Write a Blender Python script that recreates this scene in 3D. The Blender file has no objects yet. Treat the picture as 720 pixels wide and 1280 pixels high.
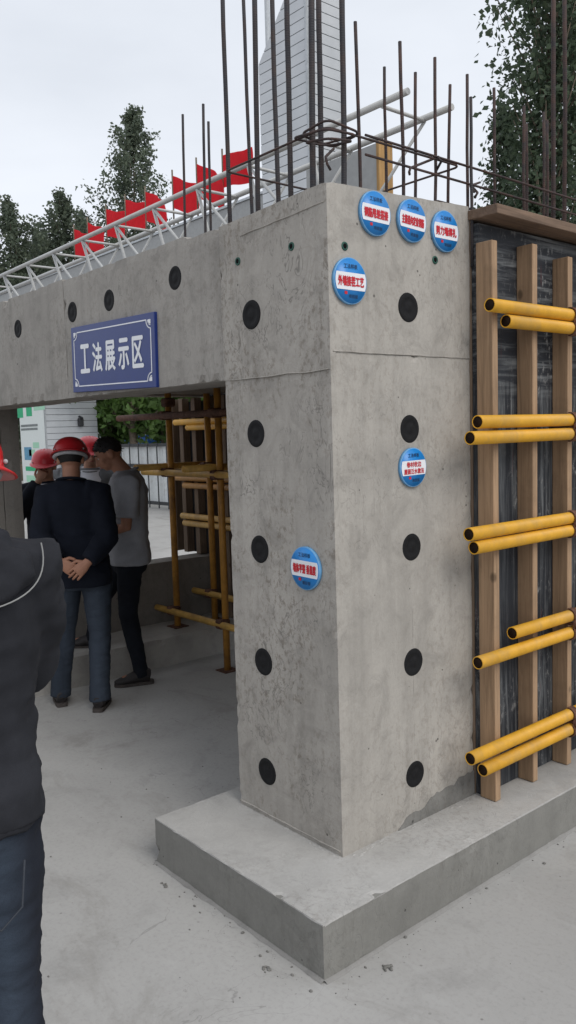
import bpy, bmesh, math, random
from mathutils import Vector, Matrix, noise, Euler
random.seed(7)
S = bpy.context.scene
COL = S.collection
PI = math.pi

# ------------------------------------------------------------------ camera
CAM = Vector((1.9453, -1.8425, 1.62)); F = 1029.33
YAW, PITCH, ROLL = 0.8689, -0.0952, -0.0301
W_ = Vector((-math.sin(YAW)*math.cos(PITCH), math.cos(YAW)*math.cos(PITCH), math.sin(PITCH)))
r0 = W_.cross(Vector((0, 0, 1))).normalized(); u0 = r0.cross(W_)
R_ = math.cos(ROLL)*r0 + math.sin(ROLL)*u0
U_ = -math.sin(ROLL)*r0 + math.cos(ROLL)*u0
cd = bpy.data.cameras.new('camera'); cam = bpy.data.objects.new('camera', cd); COL.objects.link(cam)
cam.matrix_world = Matrix(((R_.x, U_.x, -W_.x, CAM.x), (R_.y, U_.y, -W_.y, CAM.y), (R_.z, U_.z, -W_.z, CAM.z), (0, 0, 0, 1)))
cd.sensor_fit = 'VERTICAL'; cd.sensor_height = 36; cd.lens = F/1280*36
cd.clip_start = 0.05; cd.clip_end = 2000
S.camera = cam

# ------------------------------------------------------------------ overcast sky and soft sun
SUN_EL, SUN_AZ = math.radians(46), math.radians(-2)       # azimuth measured from +x towards +y
w = bpy.data.worlds.new('World'); S.world = w; w.use_nodes = True
nt = w.node_tree; nt.nodes.clear()
o_ = nt.nodes.new('ShaderNodeOutputWorld'); bg = nt.nodes.new('ShaderNodeBackground')
sky = nt.nodes.new('ShaderNodeTexSky'); sky.sky_type = 'NISHITA'; sky.sun_disc = False
sky.sun_elevation = SUN_EL; sky.sun_rotation = PI/2 - SUN_AZ
hs = nt.nodes.new('ShaderNodeHueSaturation'); hs.inputs['Saturation'].default_value = .2
mx = nt.nodes.new('ShaderNodeMix'); mx.data_type = 'RGBA'; mx.inputs[0].default_value = .86
mx.inputs[7].default_value = (7.9, 8.35, 9.3, 1)
nt.links.new(sky.outputs[0], hs.inputs['Color']); nt.links.new(hs.outputs[0], mx.inputs[6])
tcw = nt.nodes.new('ShaderNodeTexCoord'); mpw = nt.nodes.new('ShaderNodeMapping'); mpw.inputs['Scale'].default_value = (1.2, 1.2, 3.2)
cn = nt.nodes.new('ShaderNodeTexNoise'); cn.inputs['Scale'].default_value = 1.6; cn.inputs['Detail'].default_value = 5; cn.inputs['Roughness'].default_value = .55
cr = nt.nodes.new('ShaderNodeMapRange'); cr.inputs[1].default_value = .3; cr.inputs[2].default_value = .7
cm = nt.nodes.new('ShaderNodeMix'); cm.data_type = 'RGBA'; cm.inputs[6].default_value = (7.3, 7.75, 8.5, 1); cm.inputs[7].default_value = (8.7, 9.15, 9.9, 1)
nt.links.new(tcw.outputs['Generated'], mpw.inputs[0]); nt.links.new(mpw.outputs[0], cn.inputs['Vector']); nt.links.new(cn.outputs[0], cr.inputs[0])
nt.links.new(cr.outputs[0], cm.inputs[0]); nt.links.new(cm.outputs[2], mx.inputs[7])
nt.links.new(mx.outputs[2], bg.inputs[0]); bg.inputs[1].default_value = .1
nt.links.new(bg.outputs[0], o_.inputs[0])
sl = bpy.data.lights.new('sun', 'SUN'); sl.energy = 1.5; sl.angle = math.radians(34); sl.color = (1, .96, .9)
so = bpy.data.objects.new('sun', sl); COL.objects.link(so)
sd = Vector((math.cos(SUN_EL)*math.cos(SUN_AZ), math.cos(SUN_EL)*math.sin(SUN_AZ), math.sin(SUN_EL)))
so.rotation_euler = sd.to_track_quat('Z', 'Y').to_euler(); so.location = sd*30
S.view_settings.view_transform = 'Standard'; S.view_settings.look = 'None'
S.view_settings.exposure = 0.17; S.view_settings.gamma = 1


def ray(px, py):
    return W_ + R_*((px-360)/F) - U_*((py-640)/F)


def at(px, py, ax, v):
    """photo pixel -> the point of the plane ax = v seen there"""
    d = ray(px, py); i = 'xyz'.index(ax)
    return CAM + d*((v-CAM[i])/d[i])


def atd(px, py, D):
    return CAM + ray(px, py)*D


# ------------------------------------------------------------------ materials
MATS = {}


class NT:
    def __init__(self, name, rough=.8, spec=.3):
        self.m = bpy.data.materials.new(name); self.m.use_nodes = True
        self.t = self.m.node_tree; self.b = self.t.nodes['Principled BSDF']
        self.b.inputs['Roughness'].default_value = rough
        self.b.inputs['Specular IOR Level'].default_value = spec
        self.pos = None
        MATS[name] = self.m

    def n(self, typ, **kw):
        nd = self.t.nodes.new(typ)
        for k, v in kw.items():
            setattr(nd, k, v)
        return nd

    def l(self, a, b):
        self.t.links.new(a, b)

    def coord(self, scale=(1, 1, 1), obj=False, rot=(0, 0, 0)):
        if obj:
            tc = self.n('ShaderNodeTexCoord'); src = tc.outputs['Object']
        else:
            g = self.n('ShaderNodeNewGeometry'); src = g.outputs['Position']
        mp = self.n('ShaderNodeMapping'); mp.inputs['Scale'].default_value = scale
        mp.inputs['Rotation'].default_value = rot
        self.l(src, mp.inputs[0]); return mp.outputs[0]

    def noise(self, scale, vec=None, detail=4, rough=.6, dist=0):
        nd = self.n('ShaderNodeTexNoise'); nd.inputs['Scale'].default_value = scale
        nd.inputs['Detail'].default_value = detail; nd.inputs['Roughness'].default_value = rough
        nd.inputs['Distortion'].default_value = dist
        if vec is not None:
            self.l(vec, nd.inputs['Vector'])
        return nd.outputs[0]

    def voro(self, scale, vec=None, feature='F1', rnd=1):
        nd = self.n('ShaderNodeTexVoronoi', feature=feature); nd.inputs['Scale'].default_value = scale
        nd.inputs['Randomness'].default_value = rnd
        if vec is not None:
            self.l(vec, nd.inputs['Vector'])
        return nd.outputs[0]

    def ramp(self, v, p0, p1, a=0., b=1.):
        nd = self.n('ShaderNodeMapRange'); nd.inputs[1].default_value = p0; nd.inputs[2].default_value = p1
        nd.inputs[3].default_value = a; nd.inputs[4].default_value = b; nd.clamp = True
        self.l(v, nd.inputs[0]); return nd.outputs[0]

    def math(self, op, a, b):
        nd = self.n('ShaderNodeMath', operation=op)
        for i, v in enumerate((a, b)):
            if isinstance(v, (int, float)):
                nd.inputs[i].default_value = v
            else:
                self.l(v, nd.inputs[i])
        return nd.outputs[0]

    def mix(self, fac, a, b, mode='MIX'):
        nd = self.n('ShaderNodeMix', data_type='RGBA', blend_type=mode)
        for i, v in ((0, fac), (6, a), (7, b)):
            if isinstance(v, (int, float)):
                nd.inputs[i].default_value = v
            elif isinstance(v, tuple):
                nd.inputs[i].default_value = (*v, 1) if len(v) == 3 else v
            else:
                self.l(v, nd.inputs[i])
        return nd.outputs[2]

    def color(self, c):
        if isinstance(c, tuple):
            self.b.inputs['Base Color'].default_value = (*c, 1)
        else:
            self.l(c, self.b.inputs['Base Color'])

    def bump(self, h, strength=.3, dist=.01):
        nd = self.n('ShaderNodeBump'); nd.inputs['Strength'].default_value = strength
        nd.inputs['Distance'].default_value = dist
        self.l(h, nd.inputs['Height']); self.l(nd.outputs[0], self.b.inputs['Normal'])


def concrete(name, base, dark=.62, light=1.18, grain='z', pits=True, scratch=1.0, warm=0., blotch=.8):
    k = NT(name, .82, .25)
    b = Vector(base)
    c0 = tuple(b*dark); c1 = tuple(b*light)
    big = k.noise(1.7, k.coord(), 6, .62, .4)
    col = k.mix(k.ramp(big, .32, .7), tuple(b*.86), tuple(b*1.1))
    st = (9, 9, .55) if grain == 'z' else ((.7, .7, .7) if grain == 'n' else (.5, .5, 9))
    streak = k.noise(1.6, k.coord(st), 5, .6, .2)
    col = k.mix(k.ramp(streak, .5, .72, 0, .42*blotch), col, c0)
    col = k.mix(k.ramp(streak, .46, .26, 0, .5*blotch), col, c1)
    med = k.noise(7.5, k.coord(), 8, .7, .6)
    col = k.mix(k.ramp(med, .50, .66, 0, .62*blotch), col, tuple(b*.62))
    col = k.mix(k.ramp(med, .45, .32, 0, .45*blotch), col, tuple(b*1.16))
    # scuffs: short dark worm-like marks
    wm = k.noise(11, k.coord((1, 1, .45)), 3, .55, 2.2)
    a1 = k.ramp(wm, .482, .5); a2 = k.ramp(wm, .5, .518, 1, 0)
    worm = k.math('MULTIPLY', a1, a2)
    sel = k.ramp(k.noise(2.3, k.coord(), 2, .5), .46, .56)
    col = k.mix(k.math('MULTIPLY', k.math('MULTIPLY', worm, sel), .62*min(1.3, scratch)), col, tuple(b*.35))
    w2 = k.noise(13, k.coord((1, 1, .35), rot=(.5, .3, .2)), 5, .65, .7)
    pl = k.math('MULTIPLY', k.ramp(w2, .488, .5), k.ramp(w2, .5, .512, 1, 0))
    pl = k.math('MULTIPLY', pl, k.ramp(k.noise(3.1, k.coord(), 3, .6), .5, .6))
    col = k.mix(k.math('MULTIPLY', pl, .3*scratch), col, tuple(b*1.4))
    sp = k.noise(40, k.coord((1, 1, .75)), 6, .75)
    cl = k.ramp(k.noise(2.6, k.coord((1, 1, .7)), 4, .65, .5), .42, .58)
    col = k.mix(k.math('MULTIPLY', k.math('MULTIPLY', k.ramp(sp, .51, .60), cl), .62*scratch), col, (b.x*.50, b.y*.46, b.z*.42))
    hz = k.noise(2.2, k.coord((2.2, 2.2, 60)), 3, .6)
    col = k.mix(k.math('MULTIPLY', k.ramp(hz, .64, .70), .28*min(1, scratch)), col, tuple(b*.6))
    fine = k.noise(95, k.coord(), 3, .7)
    col = k.mix(k.ramp(fine, .3, .7, 0, .22), col, tuple(b*.55))
    h = k.math('ADD', k.math('MULTIPLY', fine, .25), k.math('MULTIPLY', med, .55))
    h = k.math('SUBTRACT', h, k.math('MULTIPLY', worm, .25))
    if pits:
        v = k.voro(22, k.coord())
        vs = k.ramp(k.noise(9, k.coord(), 2), .48, .7, 0, .13)
        pit = k.ramp(k.math('SUBTRACT', v, vs), -.02, .015, 1, 0)
        pit = k.math('MULTIPLY', pit, k.ramp(vs, .001, .02))
        col = k.mix(k.math('MULTIPLY', pit, .8), col, tuple(b*.22))
        h = k.math('SUBTRACT', h, k.math('MULTIPLY', pit, .9))
    k.color(col); k.bump(h, .35, .006)
    return k.m


def simple(name, c, rough=.6, spec=.4, metal=0., var=.25, scale=18, bump=.15, dirt=None, obj=True):
    k = NT(name, rough, spec); k.b.inputs['Metallic'].default_value = metal
    v = Vector(c); n_ = k.noise(scale, k.coord(obj=obj), 5, .65)
    col = k.mix(k.ramp(n_, .3, .7), tuple(v*(1-var)), tuple(v*(1+var)))
    if dirt:
        n2 = k.noise(scale*.35, k.coord(obj=obj), 6, .7, .5)
        col = k.mix(k.ramp(n2, .5, .72, 0, .75), col, dirt)
    k.color(col); k.bump(n_, bump, .003)
    return k.m


def wood(name, c, axis='z', dark=.55):
    k = NT(name, .75, .25); v = Vector(c)
    sc = {'z': (38, 38, 1.6), 'y': (38, 1.6, 38), 'x': (1.6, 38, 38)}[axis]
    g = k.noise(1.3, k.coord(sc), 6, .7, .7)
    col = k.mix(k.ramp(g, .32, .68), tuple(v*dark), tuple(v*1.15))
    bl = k.noise(5, k.coord(), 4, .6)
    col = k.mix(k.ramp(bl, .55, .75, 0, .5), col, tuple(v*.45))
    kn = k.voro(6, k.coord((1, 1, .6)))
    col = k.mix(k.ramp(kn, .05, .09, .7, 0), col, tuple(v*.2))
    k.color(col); k.bump(g, .25, .003)
    return k.m


def cloth(name, c, rough=.9, var=.18, weave=420, fold=.0):
    k = NT(name, rough, .15); v = Vector(c)
    a = k.noise(6, k.coord(obj=True), 4, .6)
    b = k.noise(weave, k.coord(obj=True), 2, .5)
    col = k.mix(k.ramp(a, .3, .7), tuple(v*(1-var)), tuple(v*(1+var)))
    col = k.mix(k.ramp(b, .4, .7, 0, .3), col, tuple(v*.6))
    k.color(col); k.bump(k.math('ADD', k.math('MULTIPLY', b, .12), a), .25, .006)
    try:
        k.b.inputs['Sheen Weight'].default_value = .0
    except KeyError:
        pass
    return k.m


concrete('column_concrete', (.39, .366, .332), scratch=.55, blotch=.95)
concrete('pitted_concrete', (.385, .36, .326), scratch=1.25, blotch=1.1)
concrete('beam_concrete', (.330, .310, .284), scratch=.7, blotch=1.0)
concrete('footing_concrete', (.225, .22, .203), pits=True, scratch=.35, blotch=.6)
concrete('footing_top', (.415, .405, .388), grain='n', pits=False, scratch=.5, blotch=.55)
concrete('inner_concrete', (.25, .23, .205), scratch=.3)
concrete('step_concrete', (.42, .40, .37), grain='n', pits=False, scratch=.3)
concrete('fillet', (.27, .262, .25), grain='n', pits=False, scratch=0)
concrete('mortar', (.185, .18, .168), scratch=.6)

# yard floor: pale, lightly stained screed
k = NT('yard_floor', .8, .28); b = Vector((.372, .364, .350))
n1 = k.noise(.55, k.coord(), 7, .62, .6); n2 = k.noise(3.2, k.coord(), 8, .7, .5); n3 = k.noise(60, k.coord(), 4, .7)
col = k.mix(k.ramp(n1, .35, .65), tuple(b*.86), tuple(b*1.07))
col = k.mix(k.ramp(n2, .52, .7, 0, .42), col, (.215, .21, .20))
col = k.mix(k.ramp(n2, .42, .3, 0, .4), col, (.42, .412, .40))
col = k.mix(k.ramp(n3, .5, .75, 0, .3), col, (.18, .17, .165))
n4 = k.noise(1.15, k.coord(rot=(0, 0, .6)), 6, .7, 1.6)
col = k.mix(k.ramp(n4, .55, .66, 0, .42), col, (.215, .203, .185))
tr1 = k.noise(2.2, k.coord((1, 9, 1), rot=(0, 0, .9)), 4, .6, .4)
col = k.mix(k.ramp(tr1, .56, .7, 0, .22), col, (.40, .395, .385))
wv = k.noise(3.3, k.coord(), 4, .5, 1.8)
crk = k.math('MULTIPLY', k.ramp(wv, .494, .5), k.ramp(wv, .5, .506, 1, 0))
crk = k.math('MULTIPLY', crk, k.ramp(k.noise(.9, k.coord(), 2), .53, .6))
col = k.mix(k.math('MULTIPLY', crk, .45), col, (.15, .145, .14))
vo = k.voro(17, k.coord()); spk = k.math('MULTIPLY', k.ramp(vo, .05, .10, 1, 0), k.ramp(k.noise(2.1, k.coord(), 3), .5, .62))
col = k.mix(k.math('MULTIPLY', spk, .65), col, (.11, .10, .095))
k.color(col); k.bump(k.math('ADD', k.math('MULTIPLY', n3, .3), n2), .22, .006)

# film-faced plywood, cement smeared
k = NT('film_plywood', .55, .35)
sa = k.noise(1.4, k.coord((14, 26, 1.1)), 7, .75, .7); sb = k.noise(1.6, k.coord((8, 1.6, 26)), 6, .7, .5)
g = k.n('ShaderNodeNewGeometry'); sx = k.n('ShaderNodeSeparateXYZ'); k.l(g.outputs['Position'], sx.inputs[0])
up = k.ramp(sx.outputs[2], 1.7, 1.85)
sm = k.n('ShaderNodeMix'); k.l(up, sm.inputs[0]); k.l(sa, sm.inputs[2]); k.l(sb, sm.inputs[3])
ptch = k.noise(3.0, k.coord(), 4, .6)
f_ = k.math('MULTIPLY', k.ramp(sm.outputs[0], .47, .68), k.ramp(ptch, .3, .62, .25, 1))
col = k.mix(f_, (.020, .023, .029), (.20, .21, .215))
spl = k.noise(42, k.coord((1, 1, .5)), 5, .8)
col = k.mix(k.math('MULTIPLY', k.ramp(spl, .56, .66), k.ramp(ptch, .4, .65)), col, (.27, .27, .265))
red = k.noise(5, k.coord((6, 8, .7)), 3, .5)
col = k.mix(k.ramp(red, .68, .74, 0, .5), col, (.10, .02, .02))
k.color(col); k.bump(sm.outputs[0], .2, .004)
simple('dark_film', (.03, .032, .036), .5, .4, var=.4)

wood('stud_wood', (.37, .245, .15), dark=.62); wood('plank_wood', (.20, .135, .095), 'y'); wood('old_wood', (.22, .16, .115)); wood('plywood_edge', (.42, .25, .10))
simple('yellow_paint', (.70, .36, .022), .42, .5, var=.12, scale=14, bump=.08, dirt=(.44, .27, .08))
MATS['yellow_paint'].node_tree.nodes['Principled BSDF'].inputs['Roughness'].default_value = .5
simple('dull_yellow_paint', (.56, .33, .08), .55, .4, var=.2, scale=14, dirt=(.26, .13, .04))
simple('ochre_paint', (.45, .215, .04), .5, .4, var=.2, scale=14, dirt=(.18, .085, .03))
simple('bore_shade', (.02, .012, .008), .9, .1)
simple('rusty_steel', (.12, .06, .04), .8, .3, var=.5, scale=40, bump=.4, dirt=(.06, .03, .025))
simple('white_paint', (.46, .465, .46), .45, .4, var=.08, dirt=(.42, .41, .38))
simple('galvanised', (.42, .44, .46), .4, .5, metal=.3, var=.15)
simple('rubber', (.010, .010, .011), .75, .2, var=.3, scale=60)
simple('green_plastic', (.012, .07, .05), .5, .4)
simple('hole_black', (.006, .006, .006), .9, .1)
simple('fence_black', (.035, .037, .04), .6, .4)
simple('fence_white', (.60, .62, .62), .6, .3, var=.08, dirt=(.45, .44, .42))
simple('blue_tarp', (.02, .12, .42), .6, .3)
simple('helmet_red', (.60, .012, .016), .28, .5, var=.06, scale=6, bump=.02)
simple('helmet_dark_red', (.40, .012, .018), .32, .5, var=.06, scale=6, bump=.02)
simple('helmet_pink_red', (.66, .04, .055), .32, .5, var=.06, scale=6, bump=.02)
simple('helmet_band', (.36, .36, .37), .7, .2)
simple('skin', (.42, .225, .15), .55, .35, var=.10, scale=25, bump=.08)
simple('tan_skin', (.34, .165, .105), .55, .35, var=.10, scale=25, bump=.08)
simple('hair', (.012, .011, .011), .6, .3, var=.4, scale=120, bump=.5)
simple('lip', (.30, .10, .085), .5, .3)
simple('eye_white', (.55, .53, .5), .3, .5)
simple('shoe_dark', (.03, .026, .026), .6, .35)
simple('sole', (.07, .06, .055), .8, .2)
simple('silver', (.7, .7, .7), .3, .5, metal=.8)
cloth('jacket_grey', (.024, .025, .030), var=.3); cloth('jacket_navy', (.009, .011, .018)); cloth('jacket_black', (.016, .018, .026))
cloth('shirt_grey', (.30, .305, .33)); cloth('shirt_white', (.62, .64, .68)); cloth('jacket_mid', (.17, .18, .19))
cloth('trousers_black', (.012, .014, .019)); cloth('piping', (.26, .26, .255)); cloth('flag_red', (.74, .055, .075), var=.12, weave=60)
_m = MATS['flag_red'].node_tree; _t = _m.nodes.new('ShaderNodeBsdfTranslucent'); _t.inputs[0].default_value = (.85, .09, .11, 1); _x = _m.nodes.new('ShaderNodeMixShader'); _x.inputs[0].default_value = .6
_m.links.new(_m.nodes['Principled BSDF'].outputs[0], _x.inputs[1]); _m.links.new(_t.outputs[0], _x.inputs[2]); _m.links.new(_x.outputs[0], _m.nodes['Material Output'].inputs[0])
cloth('stitch', (.05, .056, .068))


def jeans(name, base, fade, amt):
    k = NT(name, .9, .15)
    tc = k.n('ShaderNodeTexCoord'); sx = k.n('ShaderNodeSeparateXYZ'); k.l(tc.outputs['Object'], sx.inputs[0])
    n_ = k.noise(7, k.coord((1, 1, 2.2), obj=True), 5, .7, .6); wv = k.noise(480, k.coord(obj=True), 2)
    ax = k.math('ABSOLUTE', sx.outputs[0], 0)
    d = k.math('ABSOLUTE', k.math('SUBTRACT', ax, .085), 0)
    f = k.math('MULTIPLY', k.ramp(d, .015, .075, 1, 0), amt)
    f = k.math('MULTIPLY', f, k.ramp(n_, .3, .6, .4, 1))
    col = k.mix(f, base, fade)
    col = k.mix(k.ramp(n_, .52, .7, 0, .45), col, tuple(Vector(base)*.5))
    col = k.mix(k.ramp(wv, .4, .7, 0, .3), col, tuple(Vector(base)*.6))
    k.color(col); k.bump(k.math('ADD', k.math('MULTIPLY', wv, .15), n_), .35, .008)


jeans('jeans_dark', (.018, .021, .030), (.055, .075, .105), .8)
jeans('jeans_blue', (.030, .038, .052), (.062, .077, .102), .8)

k = NT('rebar_steel', .7, .35); k.b.inputs['Metallic'].default_value = .25
wvn = k.n('ShaderNodeTexWave', wave_type='BANDS', bands_direction='Z'); wvn.inputs['Scale'].default_value = 40; wvn.inputs['Distortion'].default_value = .4
k.l(k.coord(), wvn.inputs['Vector'])
n1 = k.noise(14, k.coord(), 5, .7)
col = k.mix(k.ramp(n1, .4, .65), (.040, .040, .046), (.06, .045, .042)); k.color(col); k.bump(wvn.outputs[1], .35, .002)
k = NT('rebar_rust', .8, .3); n1 = k.noise(18, k.coord(), 5, .7)
wvn = k.n('ShaderNodeTexWave', wave_type='BANDS', bands_direction='Z'); wvn.inputs['Scale'].default_value = 40
k.l(k.coord(), wvn.inputs['Vector'])
k.color(k.mix(k.ramp(n1, .35, .65), (.034, .030, .033), (.078, .046, .038))); k.bump(wvn.outputs[1], .3, .002)

k = NT('cladding', .5, .4); n1 = k.noise(2, k.coord(), 4)
k.color(k.mix(k.ramp(n1, .3, .7), (.50, .52, .545), (.58, .60, .625)))
simple('seam_dark', (.16, .17, .18), .6, .3)
simple('crossbeam_grey', (.32, .325, .325), .6, .3, var=.1)
simple('bark', (.16, .13, .10), .9, .2, var=.4)
simple('poster_white', (.68, .72, .70), .5, .3, var=.03)
simple('poster_green', (.02, .38, .17), .5, .3, var=.05); simple('poster_pale_green', (.35, .62, .45), .5, .3, var=.05)
simple('poster_blue', (.10, .28, .42), .5, .3, var=.2); simple('print_grey', (.2, .22, .22), .6, .2)
simple('sign_blue', (.008, .20, .56), .35, .5, var=.06, bump=.03); simple('sign_navy', (.011, .030, .165), .3, .5, var=.05, bump=.03)
simple('sign_white', (.74, .75, .78), .4, .4, var=.03, bump=.02); simple('sign_edge', (.14, .34, .58), .5, .4)
simple('print_red', (.50, .018, .03), .5, .3, var=.05, bump=.01); simple('print_dark', (.012, .035, .09), .5, .3, var=.05, bump=.01)
simple('grass_soil', (.2, .19, .17), .9, .2)


def leaf_mat(name, c, tr=.35):
    k = NT(name, .5, .35); v = Vector(c)
    n_ = k.noise(1.4, k.coord(), 3)
    oi = k.n('ShaderNodeNewGeometry')
    col = k.mix(k.ramp(n_, .35, .65), tuple(v*.7), tuple(v*1.25))
    col = k.mix(k.math('MULTIPLY', oi.outputs['Random Per Island'], .5), col, tuple(Vector((v.x*1.4, v.y*1.25, v.z))))
    k.color(col)
    t = k.n('ShaderNodeBsdfTranslucent'); k.l(col, t.inputs[0]); m = k.n('ShaderNodeMixShader'); m.inputs[0].default_value = tr
    out = k.t.nodes['Material Output']
    k.l(k.b.outputs[0], m.inputs[1]); k.l(t.outputs[0], m.inputs[2]); k.l(m.outputs[0], out.inputs[0])


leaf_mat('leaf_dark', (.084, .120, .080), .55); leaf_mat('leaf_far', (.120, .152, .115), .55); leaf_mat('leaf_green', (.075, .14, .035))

# ------------------------------------------------------------------ mesh helpers
MW = {}


class MB:
    def __init__(self):
        self.v = []; self.f = []; self.sm = []

    def add(self, vs, fs, smooth=False):
        o = len(self.v); self.v += [Vector(a) for a in vs]
        self.f += [tuple(i+o for i in f) for f in fs]; self.sm += [smooth]*len(fs)
        return self

    def box(self, x0, x1, y0, y1, z0, z1, bev=0.):
        if bev <= 0:
            vs = [(x, y, z) for x in (x0, x1) for y in (y0, y1) for z in (z0, z1)]
            return self.add(vs, [(0, 1, 3, 2), (4, 6, 7, 5), (0, 4, 5, 1), (2, 3, 7, 6), (0, 2, 6, 4), (1, 5, 7, 3)])
        bm = bmesh.new(); bmesh.ops.create_cube(bm, size=1)
        for v in bm.verts:
            v.co = Vector(((x0+x1)/2+v.co.x*(x1-x0), (y0+y1)/2+v.co.y*(y1-y0), (z0+z1)/2+v.co.z*(z1-z0)))
        bmesh.ops.bevel(bm, geom=bm.edges[:], offset=bev, segments=1, affect='EDGES')
        bm.verts.index_update()
        self.add([v.co for v in bm.verts], [tuple(v.index for v in f.verts) for f in bm.faces]); bm.free()
        return self

    def obox(self, p, ex, ey, ez):
        p, ex, ey, ez = map(Vector, (p, ex, ey, ez))
        vs = [p+ex*a+ey*b_+ez*c for a in (-.5, .5) for b_ in (-.5, .5) for c in (-.5, .5)]
        return self.add(vs, [(0, 1, 3, 2), (4, 6, 7, 5), (0, 4, 5, 1), (2, 3, 7, 6), (0, 2, 6, 4), (1, 5, 7, 3)])

    def path(self, pts, rad, n=10, caps=True, closed=False, ref=None):
        """tube along pts; rad a number, a list, or a list of (r1, r2)"""
        pts = [Vector(p) for p in pts]; N = len(pts)
        if not isinstance(rad, (list, tuple)):
            rad = [rad]*N
        vs = []; pu = None
        for i, p in enumerate(pts):
            if closed:
                t = pts[(i+1) % N]-pts[i-1]
            else:
                t = pts[min(i+1, N-1)]-pts[max(i-1, 0)]
            t = t.normalized() if t.length > 1e-9 else Vector((0, 0, 1))
            if pu is None:
                a = Vector(ref) if ref else (Vector((1, 0, 0)) if abs(t.x) < .8 else Vector((0, 1, 0)))
            else:
                a = pu
            u = (a-t*a.dot(t)).normalized(); pu = u; q = t.cross(u)
            r = rad[i]; r1, r2 = (r, r) if isinstance(r, (int, float)) else r
            for j in range(n):
                th = 2*PI*j/n
                vs.append(p+u*(math.cos(th)*r1)+q*(math.sin(th)*r2))
        fs = []
        for i in range(N if closed else N-1):
            a0 = i*n; b0 = ((i+1) % N)*n
            for j in range(n):
                k2 = (j+1) % n
                fs.append((a0+j, a0+k2, b0+k2, b0+j))
        o = len(self.v)
        self.add(vs, fs, True)
        if caps and not closed:
            self.f.append(tuple(o+j for j in reversed(range(n)))); self.sm.append(False)
            self.f.append(tuple(o+(N-1)*n+j for j in range(n))); self.sm.append(False)
        return self

    def lathe(self, prof, n=24, c=(0, 0, 0), M=None, smooth=True):
        """prof: (r, z) pairs from one end to the other"""
        vs = []; c = Vector(c)
        for (r, z) in prof:
            for j in range(n):
                th = 2*PI*j/n; p = Vector((r*math.cos(th), r*math.sin(th), z))
                vs.append(c+(M @ p if M else p))
        fs = []
        for i in range(len(prof)-1):
            for j in range(n):
                k2 = (j+1) % n
                fs.append((i*n+j, i*n+k2, (i+1)*n+k2, (i+1)*n+j))
        o = len(self.v); self.add(vs, fs, smooth)
        if prof[0][0] > 1e-6:
            self.f.append(tuple(o+j for j in reversed(range(n)))); self.sm.append(False)
        if prof[-1][0] > 1e-6:
            m_ = (len(prof)-1)*n; self.f.append(tuple(o+m_+j for j in range(n))); self.sm.append(False)
        return self

    def pipe(self, a, b_, r, t=.004, n=18):
        """hollow tube with open ends"""
        a, b_ = Vector(a), Vector(b_); d = (b_-a).normalized()
        M = d.to_track_quat('Z', 'Y').to_matrix(); L = (b_-a).length
        self.lathe([(r-t, .18 if L > .5 else L*.4), (r-t, 0), (r, 0), (r, L), (r-t, L), (r-t, L-.15 if L > .5 else L*.6)], n, a, M)
        return self

    def ell(self, c, r, n=14, m=9, M=None):
        c = Vector(c); prof = [(math.sin(PI*i/m), -math.cos(PI*i/m)) for i in range(m+1)]
        vs = []; fs = []
        vs.append((0, 0, -1))
        for i in range(1, m):
            for j in range(n):
                th = 2*PI*j/n; vs.append((prof[i][0]*math.cos(th), prof[i][0]*math.sin(th), prof[i][1]))
        vs.append((0, 0, 1)); top = len(vs)-1
        for j in range(n):
            k2 = (j+1) % n
            fs.append((0, 1+k2, 1+j)); fs.append((top, 1+(m-2)*n+j, 1+(m-2)*n+k2))
            for i in range(m-2):
                fs.append((1+i*n+j, 1+i*n+k2, 1+(i+1)*n+k2, 1+(i+1)*n+j))
        out = []
        for v in vs:
            p = Vector((v[0]*r[0], v[1]*r[1], v[2]*r[2])); out.append(c+(M @ p if M else p))
        return self.add(out, fs, True)

    def mesh(self, name, M=None):
        me = bpy.data.meshes.new(name)
        vs = [tuple(M @ v) if M else tuple(v) for v in self.v]
        me.from_pydata(vs, [], self.f); me.polygons.foreach_set('use_smooth', self.sm); me.update()
        return me


def tag(o, label=None, cat=None, group=None, kind=None):
    for kk, v in (('label', label), ('category', cat), ('group', group), ('kind', kind)):
        if v:
            o[kk] = v
    return o


def thing(name, label, cat, loc=(0, 0, 0), rotz=0., group=None):
    o = bpy.data.objects.new(name, None); COL.objects.link(o); o.empty_display_size = .1
    o.location = loc; o.rotation_euler = (0, 0, rotz)
    MW[o.name] = Matrix.Translation(loc) @ Matrix.Rotation(rotz, 4, 'Z')
    return tag(o, label, cat, group)


def obj(name, mb, mat, parent=None, local=False, mesh=None, origin=None):
    """link one mesh object; world coordinates unless local"""
    M = None; inv = None
    if parent is not None:
        M = MW[parent.name]
        if not local:
            inv = M.inverted()
    me = mesh if mesh is not None else None
    if me is None:
        if parent is None:
            if origin is None:
                xs = [v.x for v in mb.v]; ys = [v.y for v in mb.v]; zs = [v.z for v in mb.v]
                origin = Vector(((min(xs)+max(xs))/2, (min(ys)+max(ys))/2, min(zs)))
            inv = Matrix.Translation(-Vector(origin))
        me = mb.mesh(name, inv)
    o = bpy.data.objects.new(name, me); COL.objects.link(o)
    if mat and not len(me.materials):
        me.materials.append(MATS[mat])
    if parent is not None:
        o.parent = parent; MW[o.name] = MW[parent.name]
    elif origin is not None:
        o.location = origin; MW[o.name] = Matrix.Translation(origin)
    return o


def inst(src, parent, loc=(0, 0, 0), rotz=0.):
    c = src.copy(); COL.objects.link(c); c.parent = parent; c.location = loc; c.rotation_euler = (0, 0, rotz)
    MW[c.name] = MW[parent.name]
    return c


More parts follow.
